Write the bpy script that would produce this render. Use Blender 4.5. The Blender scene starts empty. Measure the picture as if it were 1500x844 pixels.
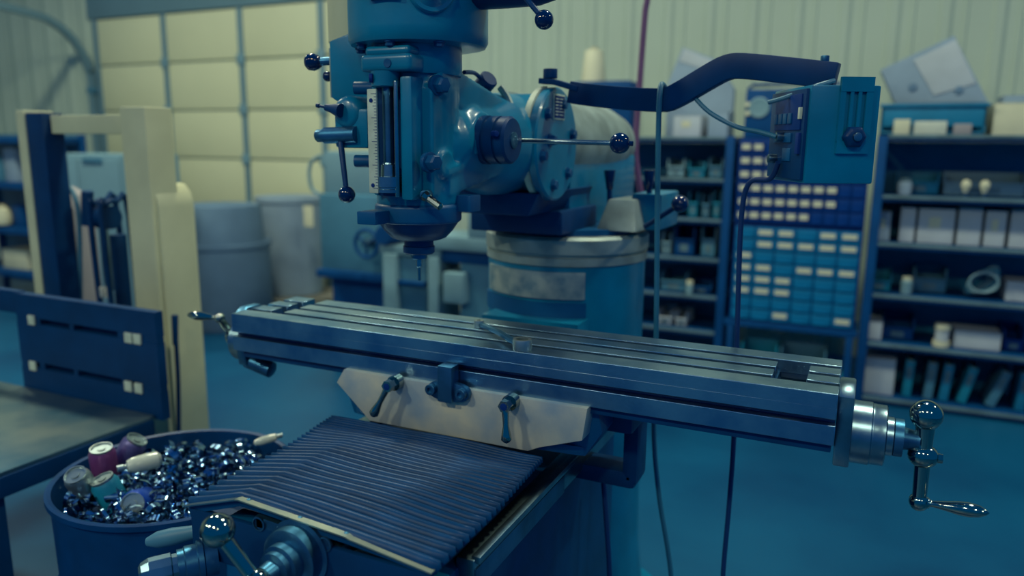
import bpy, bmesh, math, random
from mathutils import Vector as V, Matrix, Euler
random.seed(7)
PI = math.pi
scene = bpy.context.scene
COL = scene.collection

# ------------------------------------------------------------------ camera
F = 1111.0
CAM = V((1.338, -1.311, 1.501)); YAW, PIT, ROL = .433, .188, .010
cy, sy, cp, sp = math.cos(YAW), math.sin(YAW), math.cos(PIT), math.sin(PIT)
DV = V((-sy*cp, cy*cp, -sp)); RV0 = V((cy, sy, 0)); UV0 = RV0.cross(DV)
RV = RV0*math.cos(ROL) + UV0*math.sin(ROL); UV = UV0*math.cos(ROL) - RV0*math.sin(ROL)
cam = bpy.data.cameras.new('camera'); co = bpy.data.objects.new('camera', cam); COL.objects.link(co)
cam.sensor_width = 36; cam.lens = F/1500*36; cam.clip_start = .05
m3 = Matrix((RV, UV, -DV)).transposed(); co.matrix_world = Matrix.Translation(CAM) @ m3.to_4x4()
cam.dof.use_dof = True; cam.dof.focus_distance = 1.38; cam.dof.aperture_fstop = 1.75
scene.camera = co

# ------------------------------------------------------------------ world, light, exposure
w = bpy.data.worlds.new('world'); scene.world = w; w.use_nodes = True
w.node_tree.nodes['Background'].inputs[0].default_value = (0, .125, .38, 1)
w.node_tree.nodes['Background'].inputs[1].default_value = .62
vs = scene.view_settings
vs.view_transform = 'Standard'; vs.look = 'None'; vs.gamma = 1; vs.use_curve_mapping = False; vs.exposure = 0.0
LAMP_COL = (.88, .92, .66)
LAMPS = [  # x, y, power
    (-4.6, 1.5, 100), (-1.6, 1.5, 88), (1.4, 1.5, 62), (4.4, 1.5, 56),
    (-4.6, -4.2, 40), (-1.6, -4.2, 105), (1.4, -4.2, 62), (4.4, -4.2, 25)]
LAMP_Z = 4.6

def P(x, y, X=None, Y=None, Z=None):
    """photo pixel -> point on the plane X=, Y= or Z="""
    v = DV + RV*((x-750)/F) - UV*((y-422)/F)
    if X is not None: t = (X-CAM.x)/v.x
    elif Y is not None: t = (Y-CAM.y)/v.y
    else: t = (Z-CAM.z)/v.z
    return CAM + v*t

# ------------------------------------------------------------------ helpers
def lin(c):
    c /= 255.0
    return c/12.92 if c <= .04045 else ((c+.055)/1.055)**2.4
MATS = {}
def mat(name, rgb, rough=.5, metal=0., var=.15, scale=6., bump=0., bscale=60., rgb2=None, emis=0., spec=.5, coat=0., detail=4, trans=0.):
    m = bpy.data.materials.new(name); m.use_nodes = True; nt = m.node_tree; b = nt.nodes['Principled BSDF']
    c = [lin(v) for v in rgb]
    b.inputs['Roughness'].default_value = rough; b.inputs['Metallic'].default_value = metal
    b.inputs['Specular IOR Level'].default_value = spec; b.inputs['Coat Weight'].default_value = coat
    b.inputs['Transmission Weight'].default_value = trans
    tc = nt.nodes.new('ShaderNodeTexCoord')
    if var > 0 or rgb2:
        n = nt.nodes.new('ShaderNodeTexNoise'); n.inputs['Scale'].default_value = scale; n.inputs['Detail'].default_value = detail
        nt.links.new(tc.outputs['Object'], n.inputs['Vector'])
        r = nt.nodes.new('ShaderNodeValToRGB'); r.color_ramp.elements[0].position = .35; r.color_ramp.elements[1].position = .68
        c2 = [lin(v) for v in rgb2] if rgb2 else [min(1, v*(1+var)) for v in c]
        c1 = c if rgb2 else [v*(1-var) for v in c]
        r.color_ramp.elements[0].color = (*c1, 1); r.color_ramp.elements[1].color = (*c2, 1)
        nt.links.new(n.outputs['Fac'], r.inputs[0]); nt.links.new(r.outputs[0], b.inputs['Base Color'])
    else:
        b.inputs['Base Color'].default_value = (*c, 1)
    if bump > 0:
        n2 = nt.nodes.new('ShaderNodeTexNoise'); n2.inputs['Scale'].default_value = bscale; n2.inputs['Detail'].default_value = 5
        nt.links.new(tc.outputs['Object'], n2.inputs['Vector'])
        bp = nt.nodes.new('ShaderNodeBump'); bp.inputs['Strength'].default_value = bump; bp.inputs['Distance'].default_value = .002
        nt.links.new(n2.outputs['Fac'], bp.inputs['Height']); nt.links.new(bp.outputs[0], b.inputs['Normal'])
    if emis:
        b.inputs['Emission Color'].default_value = (*c, 1); b.inputs['Emission Strength'].default_value = emis
    MATS[name] = m
    return m

mat('paint', (0, 120, 158), .32, 0, .14, 9, .08, 90, coat=.15)
mat('paint_dark', (0, 82, 132), .42, 0, .12, 9, .1, 90, spec=.35)
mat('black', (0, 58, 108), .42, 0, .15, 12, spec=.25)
mat('ball_black', (1, 32, 84), .08, 0, 0, coat=.5)
mat('rubber', (0, 60, 106), .42, 0, .2, 14, .12, 120, spec=.2)
mat('steel', (130, 158, 170), .3, 1, .25, 14, .06, 140)
mat('steel_table', (160, 190, 205), .33, 1, .3, 10, .18, 160, rgb2=(98, 148, 184))
mat('steel_dark', (62, 118, 152), .38, .9, .3, 12, .15, 120)
mat('steel_bright', (226, 216, 190), .45, .25, .2, 9, .1, 150, rgb2=(156, 174, 186))
mat('strip_steel', (190, 192, 168), .36, .9, .2, 16, rgb2=(150, 165, 160))
mat('chrome', (160, 168, 160), .07, 1, 0)
mat('ground_steel', (150, 172, 180), .2, 1, .1, 30)
mat('cast_pale', (150, 165, 160), .45, .3, .25, 12, .1, 80)
mat('plate_brushed', (190, 198, 188), .4, .4, .3, 22, .15, 60, rgb2=(120, 150, 162))
mat('scale_mat', (205, 212, 190), .5, .1, .12, 30)
mat('ink', (0, 50, 120), .6, 0, 0, spec=.2)
mat('wall', (180, 196, 180), .6, 0, .04, 1.5)
mat('door_skin', (210, 212, 176), .6, 0, .04, 1.2)
mat('door_strip', (100, 134, 148), .6, 0, .05, 2)
mat('floor', (10, 90, 130), .4, 0, .3, 1.1, .05, 30, rgb2=(0, 64, 106), detail=7, spec=.45)
mat('cream', (206, 204, 166), .5, 0, .08, 5, .05, 40)
mat('mast_black', (0, 54, 100), .5, 0, .15, 8, spec=.2)
mat('platform', (150, 165, 160), .3, .7, .3, 4, .1, 50, rgb2=(80, 120, 140))
mat('cardboard', (178, 188, 196), .8, 0, .08, 5)
mat('cardboard_grey', (136, 158, 178), .8, 0, .08, 5)
mat('cardboard_blue', (92, 122, 150), .8, 0, .08, 5)
mat('tape', (176, 172, 146), .5, 0, .05, 8)
mat('paper', (205, 204, 176), .7, 0, .05, 8)
mat('shelf_black', (0, 68, 124), .55, 0, .1, 8, spec=.2)
mat('shelf_edge', (96, 126, 136), .5, .2, .2, 8)
mat('drawer_blue', (0, 110, 160), .45, 0, .1, 10, spec=.3)
mat('drawer_dark', (0, 54, 124), .45, 0, .1, 10, spec=.2)
mat('tote', (10, 116, 156), .5, 0, .1, 8)
mat('teal', (10, 128, 158), .5, 0, .2, 8)
mat('cab_grey', (112, 148, 162), .5, 0, .06, 3)
mat('lilac', (150, 146, 150), .6, 0, .06, 4)
mat('mach_grey', (66, 120, 146), .5, 0, .15, 4)
mat('mach_pale', (112, 148, 160), .5, 0, .15, 5)
mat('glass_pale', (200, 205, 190), .15, 0, .1, 10)
mat('hose_red', (120, 80, 120), .5, 0, .1, 10)
mat('cable', (3, 50, 106), .5, 0, .1, 10)
mat('cable_grey', (40, 110, 140), .45, 0, .1, 10)
mat('swarf', (150, 185, 200), .16, 1, .35, 40, rgb2=(60, 110, 170))
mat('can_red', (120, 62, 118), .35, .3, .1, 10)
mat('can_purple', (90, 84, 140), .35, .3, .1, 10)
mat('can_blue', (20, 70, 170), .3, .2, .1, 10)
mat('can_silver', (170, 184, 184), .35, .9, .1, 20)
mat('wood', (130, 128, 118), .8, 0, .15, 12)
mat('lamp_glass', (255, 236, 180), .5, 0, 0, emis=6)
MATS['lamp_glass'].node_tree.nodes['Principled BSDF'].inputs['Base Color'].default_value = (.8, .8, .7, 1)

class MB:
    def __init__(s): s.bm = bmesh.new()
    def _xf(s, vs, mtx):
        for v in vs: v.co = mtx @ v.co
    def box(s, lo, hi, rot=None, about=None):
        lo, hi = V(lo), V(hi); c = (lo+hi)/2; d = hi-lo
        r = bmesh.ops.create_cube(s.bm, size=1)['verts']
        M = Matrix.Translation(c) @ Matrix.Diagonal((*d, 1))
        if rot is not None:
            a = V(about) if about is not None else c
            M = Matrix.Translation(a) @ Euler(rot).to_matrix().to_4x4() @ Matrix.Translation(-a) @ M
        s._xf(r, M); return s
    def cyl(s, p0, p1, r0, r1=None, seg=24):
        return s.lathe(p0, p1, [(0, r0), (1, r0 if r1 is None else r1)], seg, rel=True)
    def lathe(s, p0, p1, prof, seg=32, rel=False, caps=True):
        """profile of (distance along p0->p1, radius)"""
        p0, p1 = V(p0), V(p1); ax = p1-p0; L = ax.length; ax.normalize()
        t = V((0, 0, 1)) if abs(ax.z) < .9 else V((1, 0, 0))
        u = ax.cross(t).normalized(); v = ax.cross(u)
        rings = []
        for a, r in prof:
            c = p0+ax*(a*L if rel else a)
            if r < 1e-5: rings.append([s.bm.verts.new(c)])
            else: rings.append([s.bm.verts.new(c+(u*math.cos(k*2*PI/seg)+v*math.sin(k*2*PI/seg))*r) for k in range(seg)])
        for A, B in zip(rings, rings[1:]):
            for k in range(seg):
                k2 = (k+1) % seg
                if len(A) == 1 and len(B) == 1: continue
                if len(A) == 1: f = (A[0], B[k2], B[k])
                elif len(B) == 1: f = (A[k], A[k2], B[0])
                else: f = (A[k], A[k2], B[k2], B[k])
                s.bm.faces.new(f)
        if caps:
            if len(rings[0]) > 1: s.bm.faces.new(rings[0][::-1])
            if len(rings[-1]) > 1: s.bm.faces.new(rings[-1])
        return s
    def sphere(s, c, r, seg=24, sc=(1, 1, 1)):
        g = bmesh.ops.create_uvsphere(s.bm, u_segments=seg, v_segments=seg//2, radius=r)['verts']
        s._xf(g, Matrix.Translation(V(c)) @ Matrix.Diagonal((*sc, 1))); return s
    def tube(s, pts, r, seg=10, smooth=0, caps=True):
        pts = [V(p) for p in pts]
        if smooth: pts = catmull(pts, smooth)
        n = len(pts); rings = []; u = None
        for i, p in enumerate(pts):
            t = (pts[min(i+1, n-1)]-pts[max(i-1, 0)]).normalized()
            if u is None:
                q = V((0, 0, 1)) if abs(t.z) < .9 else V((1, 0, 0)); u = t.cross(q).normalized()
            else: u = (u-t*u.dot(t)).normalized()
            v = t.cross(u); rr = r[i] if isinstance(r, (list, tuple)) else r
            rings.append([s.bm.verts.new(p+(u*math.cos(k*2*PI/seg)+v*math.sin(k*2*PI/seg))*rr) for k in range(seg)])
        for A, B in zip(rings, rings[1:]):
            for k in range(seg): s.bm.faces.new((A[k], A[(k+1) % seg], B[(k+1) % seg], B[k]))
        if caps: s.bm.faces.new(rings[0][::-1]); s.bm.faces.new(rings[-1])
        return s
    def bar(s, pts, w, h, up=(0, 0, 1), smooth=0):
        """rectangular section swept along pts"""
        pts = [V(p) for p in pts]
        if smooth: pts = catmull(pts, smooth)
        n = len(pts); rings = []; up = V(up)
        for i, p in enumerate(pts):
            t = (pts[min(i+1, n-1)]-pts[max(i-1, 0)]).normalized()
            sd = t.cross(up).normalized(); q = sd.cross(t)
            rings.append([s.bm.verts.new(p+sd*a*w/2+q*b*h/2) for a, b in ((-1, -1), (1, -1), (1, 1), (-1, 1))])
        for A, B in zip(rings, rings[1:]):
            for k in range(4): s.bm.faces.new((A[k], A[(k+1) % 4], B[(k+1) % 4], B[k]))
        s.bm.faces.new(rings[0][::-1]); s.bm.faces.new(rings[-1]); return s
    def prism(s, pts, vec):
        a = [s.bm.verts.new(V(p)) for p in pts]; b = [s.bm.verts.new(V(p)+V(vec)) for p in pts]; n = len(a)
        for k in range(n): s.bm.faces.new((a[k], a[(k+1) % n], b[(k+1) % n], b[k]))
        s.bm.faces.new(a[::-1]); s.bm.faces.new(b); return s
    def hexbolt(s, c, axis, r, h):
        c, axis = V(c), V(axis).normalized()
        s.cyl(c-axis*.004, c+axis*h*.25, r*1.25, seg=20); s.lathe(c, c+axis*h, [(0, r), (h*.85, r), (h, r*.8)], 6); return s
    def build(s, name, mt, parent=None, bev=0., ang=38, origin=None, segs=2, mods=None):
        bm = s.bm
        bmesh.ops.recalc_face_normals(bm, faces=bm.faces)
        if bev:
            es = [e for e in bm.edges if len(e.link_faces) == 2 and e.calc_face_angle(0) > math.radians(35)]
            try: bmesh.ops.bevel(bm, geom=es, offset=bev, segments=segs, affect='EDGES', profile=.6, clamp_overlap=True)
            except Exception: pass
        o0 = org(parent) if parent is not None else (V(origin) if origin is not None else V((0, 0, 0)))
        for v in bm.verts: v.co -= o0
        me = bpy.data.meshes.new(name); bm.to_mesh(me); bm.free()
        for p in me.polygons: p.use_smooth = True
        me.set_sharp_from_angle(angle=math.radians(ang))
        me.materials.append(MATS[mt] if isinstance(mt, str) else mt)
        ob = bpy.data.objects.new(name, me); COL.objects.link(ob)
        if parent is not None: ob.parent = parent
        else: ob.location = o0
        return ob
def catmull(P_, k):
    out = []; n = len(P_)
    for i in range(n-1):
        a, b, c, d = P_[max(i-1, 0)], P_[i], P_[i+1], P_[min(i+2, n-1)]
        for j in range(k):
            t = j/k
            out.append(.5*((2*b)+(c-a)*t+(2*a-5*b+4*c-d)*t*t+(3*b-a-3*c+d)*t**3))
    out.append(P_[-1]); return out
def org(o):
    while o.parent is not None: o = o.parent
    return V(o.location)
def tag(o, label, cat, group=None, kind=None):
    o['label'] = label
    if cat: o['category'] = cat
    if group: o['group'] = group
    if kind: o['kind'] = kind
    return o
def thing(name, label, cat, loc, group=None):
    o = bpy.data.objects.new(name, None); COL.objects.link(o); o.location = loc; o.empty_display_size = .05
    return tag(o, label, cat, group)
def struct(o): o['kind'] = 'structure'; return o
def box(name, mt, parent, lo, hi, bev=.002, rot=None, about=None, **k):
    return MB().box(lo, hi, rot, about).build(name, mt, parent, bev, **k)
def cyl(name, mt, parent, p0, p1, r0, r1=None, bev=.0015, seg=28, **k):
    return MB().cyl(p0, p1, r0, r1, seg).build(name, mt, parent, bev, **k)
def inst(src, parent, loc):
    o = src.copy(); COL.objects.link(o); o.parent = parent; o.location = loc; return o

# ================================================================== SETTING
WY = 4.6           # back wall
fl = box('floor', 'floor', None, (-9, -7, -.1), (7, WY+.3, 0), 0); struct(fl)
def corrugated(x0, x1, z0, z1, parent, name):
    mb = MB(); pts = []; x = x0
    pitch = .305
    while x < x1-.01:
        for dx, dy in ((0, 0), (.09, 0), (.115, -.016), (.16, -.016), (.185, 0), (.235, 0), (.243, -.008), (.262, -.008), (.27, 0)):
            if x+dx <= x1: pts.append((x+dx, WY+dy))
        x += pitch
    pts.append((x1, WY)); poly = [(a, b, z0) for a, b in pts]+[(x1, WY+.05, z0), (x0, WY+.05, z0)]
    mb.prism(poly, (0, 0, z1-z0)); return mb.build(name, 'wall', parent, 0, ang=20)
wb = box('wall_back', 'wall', None, (-9, WY+.05, 0), (7, WY+.2, 5.5), 0); struct(wb)
DX0, DX1, DZ1 = P(157, 200, Y=WY).x, P(600, 200, Y=WY).x, 2.62
n = 0; x = DX1+.03
while x < 6.9:
    corrugated(x, min(x+.915, 7), 0, 5.4, wb, 'wall_sheet'); x += .915
x = DX0-.03
while x > -8.9:
    corrugated(max(x-.915, -9), x, 0, 5.4, wb, 'wall_sheet'); x -= .915
corrugated(DX0-.03, DX1+.03, DZ1+.28, 5.4, wb, 'wall_sheet')
struct(box('wall_left', 'wall', None, (-9.15, -7, 0), (-9, WY+.2, 5.5), 0))
# overhead door
d1 = struct(box('door_1', 'door_strip', None, (DX0, WY-.01, 0), (DX1, WY+.05, DZ1), 0))
zj = [P(362, y, Y=WY).z for y in (233, 161, 87)]; dz = (zj[2]-zj[0])/2
zs = [zj[0]-dz*k for k in range(4, 0, -1)]+[zj[0], zj[1], zj[2], zj[2]+dz]
zs = [max(0.012, z) for z in zs]; DZT = zs[-1]
xs = [DX0, P(252, 165, Y=WY).x, P(362, 165, Y=WY).x, P(478, 165, Y=WY).x, DX1]
for i in range(len(zs)-1):
    if zs[i+1]-zs[i] < .1: continue
    for j in range(len(xs)-1):
        box('door_panel', 'door_skin', d1, (xs[j]+.035, WY-.035, zs[i]+.008), (xs[j+1]-.035, WY+.02, zs[i+1]-.008), .01)
for xx in xs: box('stile', 'door_strip', d1, (xx-.034, WY-.042, 0), (xx+.034, WY+.02, DZT), .004)
for zz in zs[1:-1]:
    for xx in xs[1:-1]: box('hinge', 'cab_grey', d1, (xx-.05, WY-.055, zz-.05), (xx+.05, WY-.04, zz+.05), .004)
struct(box('trim_1', 'door_strip', None, (DX0-.12, WY-.03, DZT+.01), (DX1+.12, WY+.05, DZT+.30), .006))
# door track: vertical rail then bend towards the room
TRK='door_strip'
tk = thing('door_track', 'blue-grey curved steel track at the edge of the overhead door', 'door track', (DX0-.1, WY-.1, 0))
tx = DX0-.09
MB().bar([(tx, WY-.06, .0), (tx, WY-.06, 2.0), (tx, WY-.08, 2.25), (tx, WY-.2, 2.5), (tx, WY-.42, 2.68), (tx, WY-.8, 2.76), (tx, WY-2.4, 2.86)], .07, .06, up=(1, 0, 0), smooth=5).build('rail', TRK, tk, 0)
box('bracket', 'mach_grey', tk, (tx-.05, WY-.1, 1.2), (tx+.05, WY-.03, 1.26), .003)
box('bracket', 'mach_grey', tk, (tx-.05, WY-.1, 2.0), (tx+.05, WY-.03, 2.06), .003)
# roof beams that carry lamps and hose
for i, yy in enumerate((1.5, -4.2)):
    struct(box('trim_%d' % (i+2), 'mach_grey', None, (-9, yy-.08, LAMP_Z+.5), (7, yy+.08, LAMP_Z+.75), .004))
for i, (lx, ly, pw) in enumerate(LAMPS):
    t = thing('high_bay_lamp', 'round metal high bay lamp hanging from a roof beam', 'lamp', (lx, ly, LAMP_Z), 'high bay lamps under the roof beams')
    MB().lathe((lx, ly, LAMP_Z), (lx, ly, LAMP_Z+1), [(0, .26), (.02, .26), (.16, .17), (.2, .1), (.34, .09)], 24).build('housing', 'mach_grey', t, 0)
    cyl('diffuser', 'lamp_glass', t, (lx, ly, LAMP_Z-.012), (lx, ly, LAMP_Z-.001), .24)
    cyl('hanger', 'steel_dark', t, (lx, ly, LAMP_Z+.33), (lx, ly, LAMP_Z+.52), .012)
    l = bpy.data.lights.new('bay_light', 'AREA'); l.shape = 'DISK'; l.size = .5; l.energy = pw; l.color = LAMP_COL
    lo = bpy.data.objects.new('bay_light', l); COL.objects.link(lo); lo.location = (lx, ly, LAMP_Z-.03)

# ================================================================== MILLING MACHINE
TZ, TL, TW = 1.10, 1.326, .229
CX, CY = .55, .776
mill = thing('milling_machine', 'blue vertical knee milling machine with long slotted table and bellows cover', 'milling machine', (CX, CY, 0))

# ---- table
tb = MB()
GZ, GB, TB = TZ-.0445, TZ-.0555, TZ-.090
yb = [0, .047, .092, .137, .182, TW]     # slot centres at .06-ish spacing
slots = [.0575, .1145, .1715]; sw = .0085

tb.box((0, 0, GZ), (TL, .02, TZ-.024)); tb.box((0, TW-.02, GZ), (TL, TW, TZ-.024))
tb.box((0, 0, TB), (TL, .02, GB)); tb.box((0, TW-.02, TB), (TL, TW, GB))
tr0, tr1 = .062, .10         # left trough
pk0, pk1 = 1.215, 1.272      # right pocket
edges = [0]+[v for s_ in slots for v in (s_-sw, s_+sw)]+[TW]
for k in range(0, 8, 2):
    a, b = edges[k], edges[k+1]
    segs_ = [(0, TL)]
    if k in (2, 4): segs_ = [(0, tr0), (tr1, pk0), (pk1, TL)]
    elif k == 6: segs_ = [(0, tr0), (tr1, TL)]
    if k == 0:
        tb.box((0, a, TZ-.026), (TL, b, TZ))
    else:
        for x0, x1 in segs_: tb.box((x0, a, TZ-.026), (x1, b, TZ))
table = tb.build('table', 'steel_table', mill, .0012, segs=1)
core = MB().box((.002, .019, TB+.004), (tr0, TW-.019, TZ-.024)).box((tr0, .019, TB+.004), (pk0, TW-.019, TZ-.0255)).box((pk0, .019, TB+.004), (pk1, TW-.019, TZ-.048)).box((pk1, .019, TB+.004), (TL-.002, TW-.019, TZ-.0255))
core.build('table_core', 'black', table, 0)  # dark colour puts the shade of slots, groove and pocket into the core
box('pocket_wall', 'steel_table', table, (pk1-.003, .02, TZ-.05), (pk1+.001, TW-.02, TZ-.025), 0)
box('pocket_wall', 'steel_dark', table, (pk0-.001, .02, TZ-.05), (pk0+.003, TW-.02, TZ-.025), 0)
box('slide_way', 'black', table, (.02, .012, TB-.017), (TL-.004, TW-.012, TB+.006), .002)
cyl('drain_plug', 'steel', table, ((pk0+pk1)/2, .10, TZ-.0485), ((pk0+pk1)/2, .10, TZ-.0445), .013)
# right end bracket, dial and crank
xe = TL
def end_bracket(x0, x1):
    pts = []
    prof = [(.075, TZ+.004), (.165, TZ+.004), (.18, TZ-.02), (.17, TZ-.06), (.178, TZ-.09), (.172, TZ-.125), (.145, TZ-.148), (.085, TZ-.148), (.058, TZ-.125), (.05, TZ-.09), (.062, TZ-.055), (.058, TZ-.02)]
    return MB().prism([(x0, y, z) for y, z in prof], (x1-x0, 0, 0))
lsy, lsz = .115, TZ-.098
rb = MB()
prof = [(.03, TZ-.012), (.055, TZ+.004), (.10, TZ+.004), (.12, TZ-.018), (.15, TZ-.035), (.17, TZ-.06), (.172, TZ-.125), (.145, TZ-.148), (.085, TZ-.148), (.04, TZ-.14), (.034, TZ-.1), (.044, TZ-.05)]
rb.prism([(xe, y, z) for y, z in prof], (.026, 0, 0))
rbk = rb.build('end_bracket', 'steel', mill, .004); rbk['label'] = 'right cast bracket at the table end'
rb2 = MB().lathe((xe+.022, lsy, lsz), (xe+1, lsy, lsz), [(0, .050), (.004, .056), (.034, .056), (.036, .054), (.040, .054), (.041, .0535), (.057, .0535), (.059, .05)], 48)
rb2.build('graduated_dial', 'steel', mill, 0)
MB().lathe((xe+.078, lsy, lsz), (xe+1, lsy, lsz), [(0, .034), (.014, .034), (.017, .030), (.02, .030)], 36).build('dial_nut', 'steel', mill, 0)
MB().lathe((xe+.094, lsy, lsz), (xe+1, lsy, lsz), [(0, .033), (.014, .033), (.015, .02), (.034, .016), (.04, .016)], 36).build('crank_collar', 'steel_dark', mill, 0)
hubc = P(1352, 668, Y=lsy); ballc = P(1357, 608, Y=lsy); lowc = P(1346, 735, Y=lsy); gr = P(1450, 752, Y=.085)
cr = MB()
cr.sphere(hubc, .0215, 28, (1.15, 1, 1)).cyl((xe+.125, lsy, lsz), hubc, .014, .013, 24)
cr.lathe(hubc, ballc, [(0, .012), (.3, .0135), (.75, .0155), (1, .016)], 24, rel=True)
cr.sphere(ballc, .0265, 32)
cr.lathe(hubc, lowc, [(0, .013), (1, .0115)], 24, rel=True).sphere(lowc, .0165, 24)
cr.cyl(hubc, hubc+V((.030, 0, 0)), .010, .008, 20)
crank = cr.build('crank_handle', 'chrome', mill, 0, ang=60)
def grip(p0, p1, parent, r=.0125):
    L = (V(p1)-V(p0)).length
    pr = [(0, .45), (.04, .55), (.07, .78), (.1, .5), (.14, .45), (.3, .62), (.55, .95), (.7, 1.0), (.85, .8), (.95, .4), (1, 0)]
    return MB().lathe(p0, p1, [(a*L, b*r) for a, b in pr], 24).build('grip', 'chrome', parent, 0, ang=60)
grip(lowc+V((.008, 0, 0)), gr, crank)
# left end bracket and small crank
lb = MB()
lb.prism([(-.026, y, z) for y, z in prof], (.026, 0, 0))
lb.build('end_bracket', 'steel_dark', mill, .004)
MB().lathe((-.02, lsy, lsz), (-1, lsy, lsz), [(0, .052), (.06, .054), (.062, .036), (.08, .03)], 36).build('graduated_dial', 'steel', mill, 0)
lh = P(352, 510, X=-.12); lt = P(322, 465, X=-.13); le = P(278, 462, X=-.21)
c2 = MB().sphere((-.115, lsy, lsz), .02).cyl((-.08, lsy, lsz), (-.13, lsy, lsz), .013)
lt = V((-.118, lsy-.055, TZ+.012))
lt = P(322, 466, X=-.118); le = P(274, 461, X=-.225)
c2.lathe((-.115, lsy, lsz), lt, [(0, .011), (1, .009)], 20, rel=True).sphere(lt, .013)
c2o = c2.build('crank_handle', 'chrome', mill, 0, ang=60)
grip(lt, le, c2o, .0115)
# oil pot below left end
lq = P(370, 535, Y=.06)
MB().lathe(lq+V((-.02, 0, .012)), lq+V((.06, .01, -.01)), [(0, .012), (.005, .019), (.075, .02), (.08, .012)], 24).build('oil_cup', 'steel_dark', mill, 0)

# ---- saddle
sadl = MB()
sadl.prism([(.312, .03, 1.012), (.300, .03, .965), (.325, .03, .895), (.88, .03, .895), (.915, .03, .95), (.90, .03, 1.012)], (0, .22, 0))
sadl.prism([(.40, .0, .905), (.33, .03, .895), (.88, .03, .895), (.80, .0, .905)], (0, 0, .02))
saddle = sadl.build('saddle', 'paint_dark', mill, .004)
MB().prism([(.333, -.012, 1.011), (.312, -.012, .978), (.398, -.012, .903), (.775, -.012, .903), (.80, -.012, .915), (.888, -.012, .945), (.897, -.012, 1.011)], (0, .05, 0)).build('saddle_plate', 'steel_bright', saddle, .002)
for (hx, hy), (ex, ey) in (((574, 563), (546, 609)), ((744, 592), (742, 648))):
    h = P(hx, hy, Y=-.035); e = P(ex, ey, Y=-.058)
    lv = MB().cyl((h.x, -.005, h.z), (h.x, -.055, h.z), .0125, seg=6).cyl((h.x, -.01, h.z), (h.x, -.03, h.z), .016)
    a = V((h.x, -.048, h.z))
    L = (e-a).length
    lv.lathe(a, e, [(0, .006), (.2*L, .007), (.35*L, .0062), (.55*L, .006), (.8*L, .0095), (.93*L, .0105), (L, .006), (L+.003, 0)], 20)
    lvo = lv.build('clamp_lever', 'chrome', mill, 0, ang=50)
    cyl('socket_recess', 'ink', lvo, (h.x, -.054, h.z), (h.x, -.0558, h.z), .0075)
# table stop
s0 = P(656, 572, Y=-.02)
st = MB().box((s0.x-.0165, -.034, s0.z-.022), (s0.x+.0165, -.002, TZ-.041))
st.build('table_stop', 'steel_dark', mill, .003)
sb = MB()
pl = []
for k in range(20):
    a = 2*PI*k/20; pl.append((s0.x+.002+.049*math.copysign(abs(math.cos(a))**.7, math.cos(a)), -.024, s0.z-.002+.0205*math.copysign(abs(math.sin(a))**.9, math.sin(a))))
sb.prism(pl, (0, .014, 0)); so = sb.build('stop_base', 'steel_dark', mill, .002)
for dx in (-.034, .036):
    q = MB().lathe((s0.x+dx, -.023, s0.z), (s0.x+dx, -1, s0.z), [(0, .0115), (.012, .0115), (.013, .0105), (.013, .006), (.008, .0055), (.008, 0)], 20)
    q.build('cap_screw', 'steel_dark', so, 0)

# ---- bellows way cover: pleated sheet, roof section at the front
NB = 26; bl = MB(); rows = []
def bsec(t):
    """cross-section of the cover at t (0 saddle, 1 front)"""
    a = [(.310, .900), (.42, .903), (.66, .903), (.804, .900)]
    b = [(.333, .886), (.449, .921), (.669, .908), (.817, .891)]
    return [(p[0]*(1-t)+q[0]*t, p[1]*(1-t)+q[1]*t) for p, q in zip(a, b)]
def bpts(t, dz_, dx):
    s_ = bsec(t); out = []
    for (x0, z0), (x1, z1) in zip(s_, s_[1:]):
        for k in range(6): out.append((x0+(x1-x0)*k/6, z0+(z1-z0)*k/6))
    out.append(s_[-1]); n_ = len(out)
    res = []
    for i, (x_, z_) in enumerate(out):
        f = (i/(n_-1)-.5)*2
        wob = .0015*math.sin(x_*23+t*9)
        res.append((x_+dx*f, z_+dz_+wob))
    return [(res[0][0]-.001, res[0][1]-.012)]+res+[(res[-1][0]+.001, res[-1][1]-.012)]
yc = -.018
total = .432
cum = 0; steps = []
for k in range(NB):
    wd = .6+.9*(k/NB)**1.2 + random.uniform(-.06, .06); steps.append(wd)
sc_ = total/sum(steps)
for k in range(NB):
    y0 = yc-cum*sc_; wd = steps[k]*sc_; cum += steps[k]
    t0, t1 = (y0-yc)/-total, (y0-wd-yc)/-total
    hgt = wd*.55
    sag = -.006*math.sin(PI*t0)-.004
    for f_, hh, dx in ((.03, -.25, -.008), (.05, .22, -.005), (.12, .56, .0), (.25, .83, .004), (.42, .98, .007), (.58, 1.0, .007), (.74, .86, .004), (.87, .58, .0), (.95, .22, -.005), (.97, -.25, -.008)):
        rows.append([bl.bm.verts.new((x_, y0-wd*f_, z_)) for x_, z_ in bpts(t0+(t1-t0)*f_, sag+hh*hgt*1.25, dx)])
for A, B in zip(rows, rows[1:]):
    for k in range(len(A)-1): bl.bm.faces.new((A[k], A[k+1], B[k+1], B[k]))
bellows = bl.build('bellows_cover', 'rubber', mill, 0, ang=85)
bellows['label'] = 'pleated dark rubber way cover'
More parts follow.
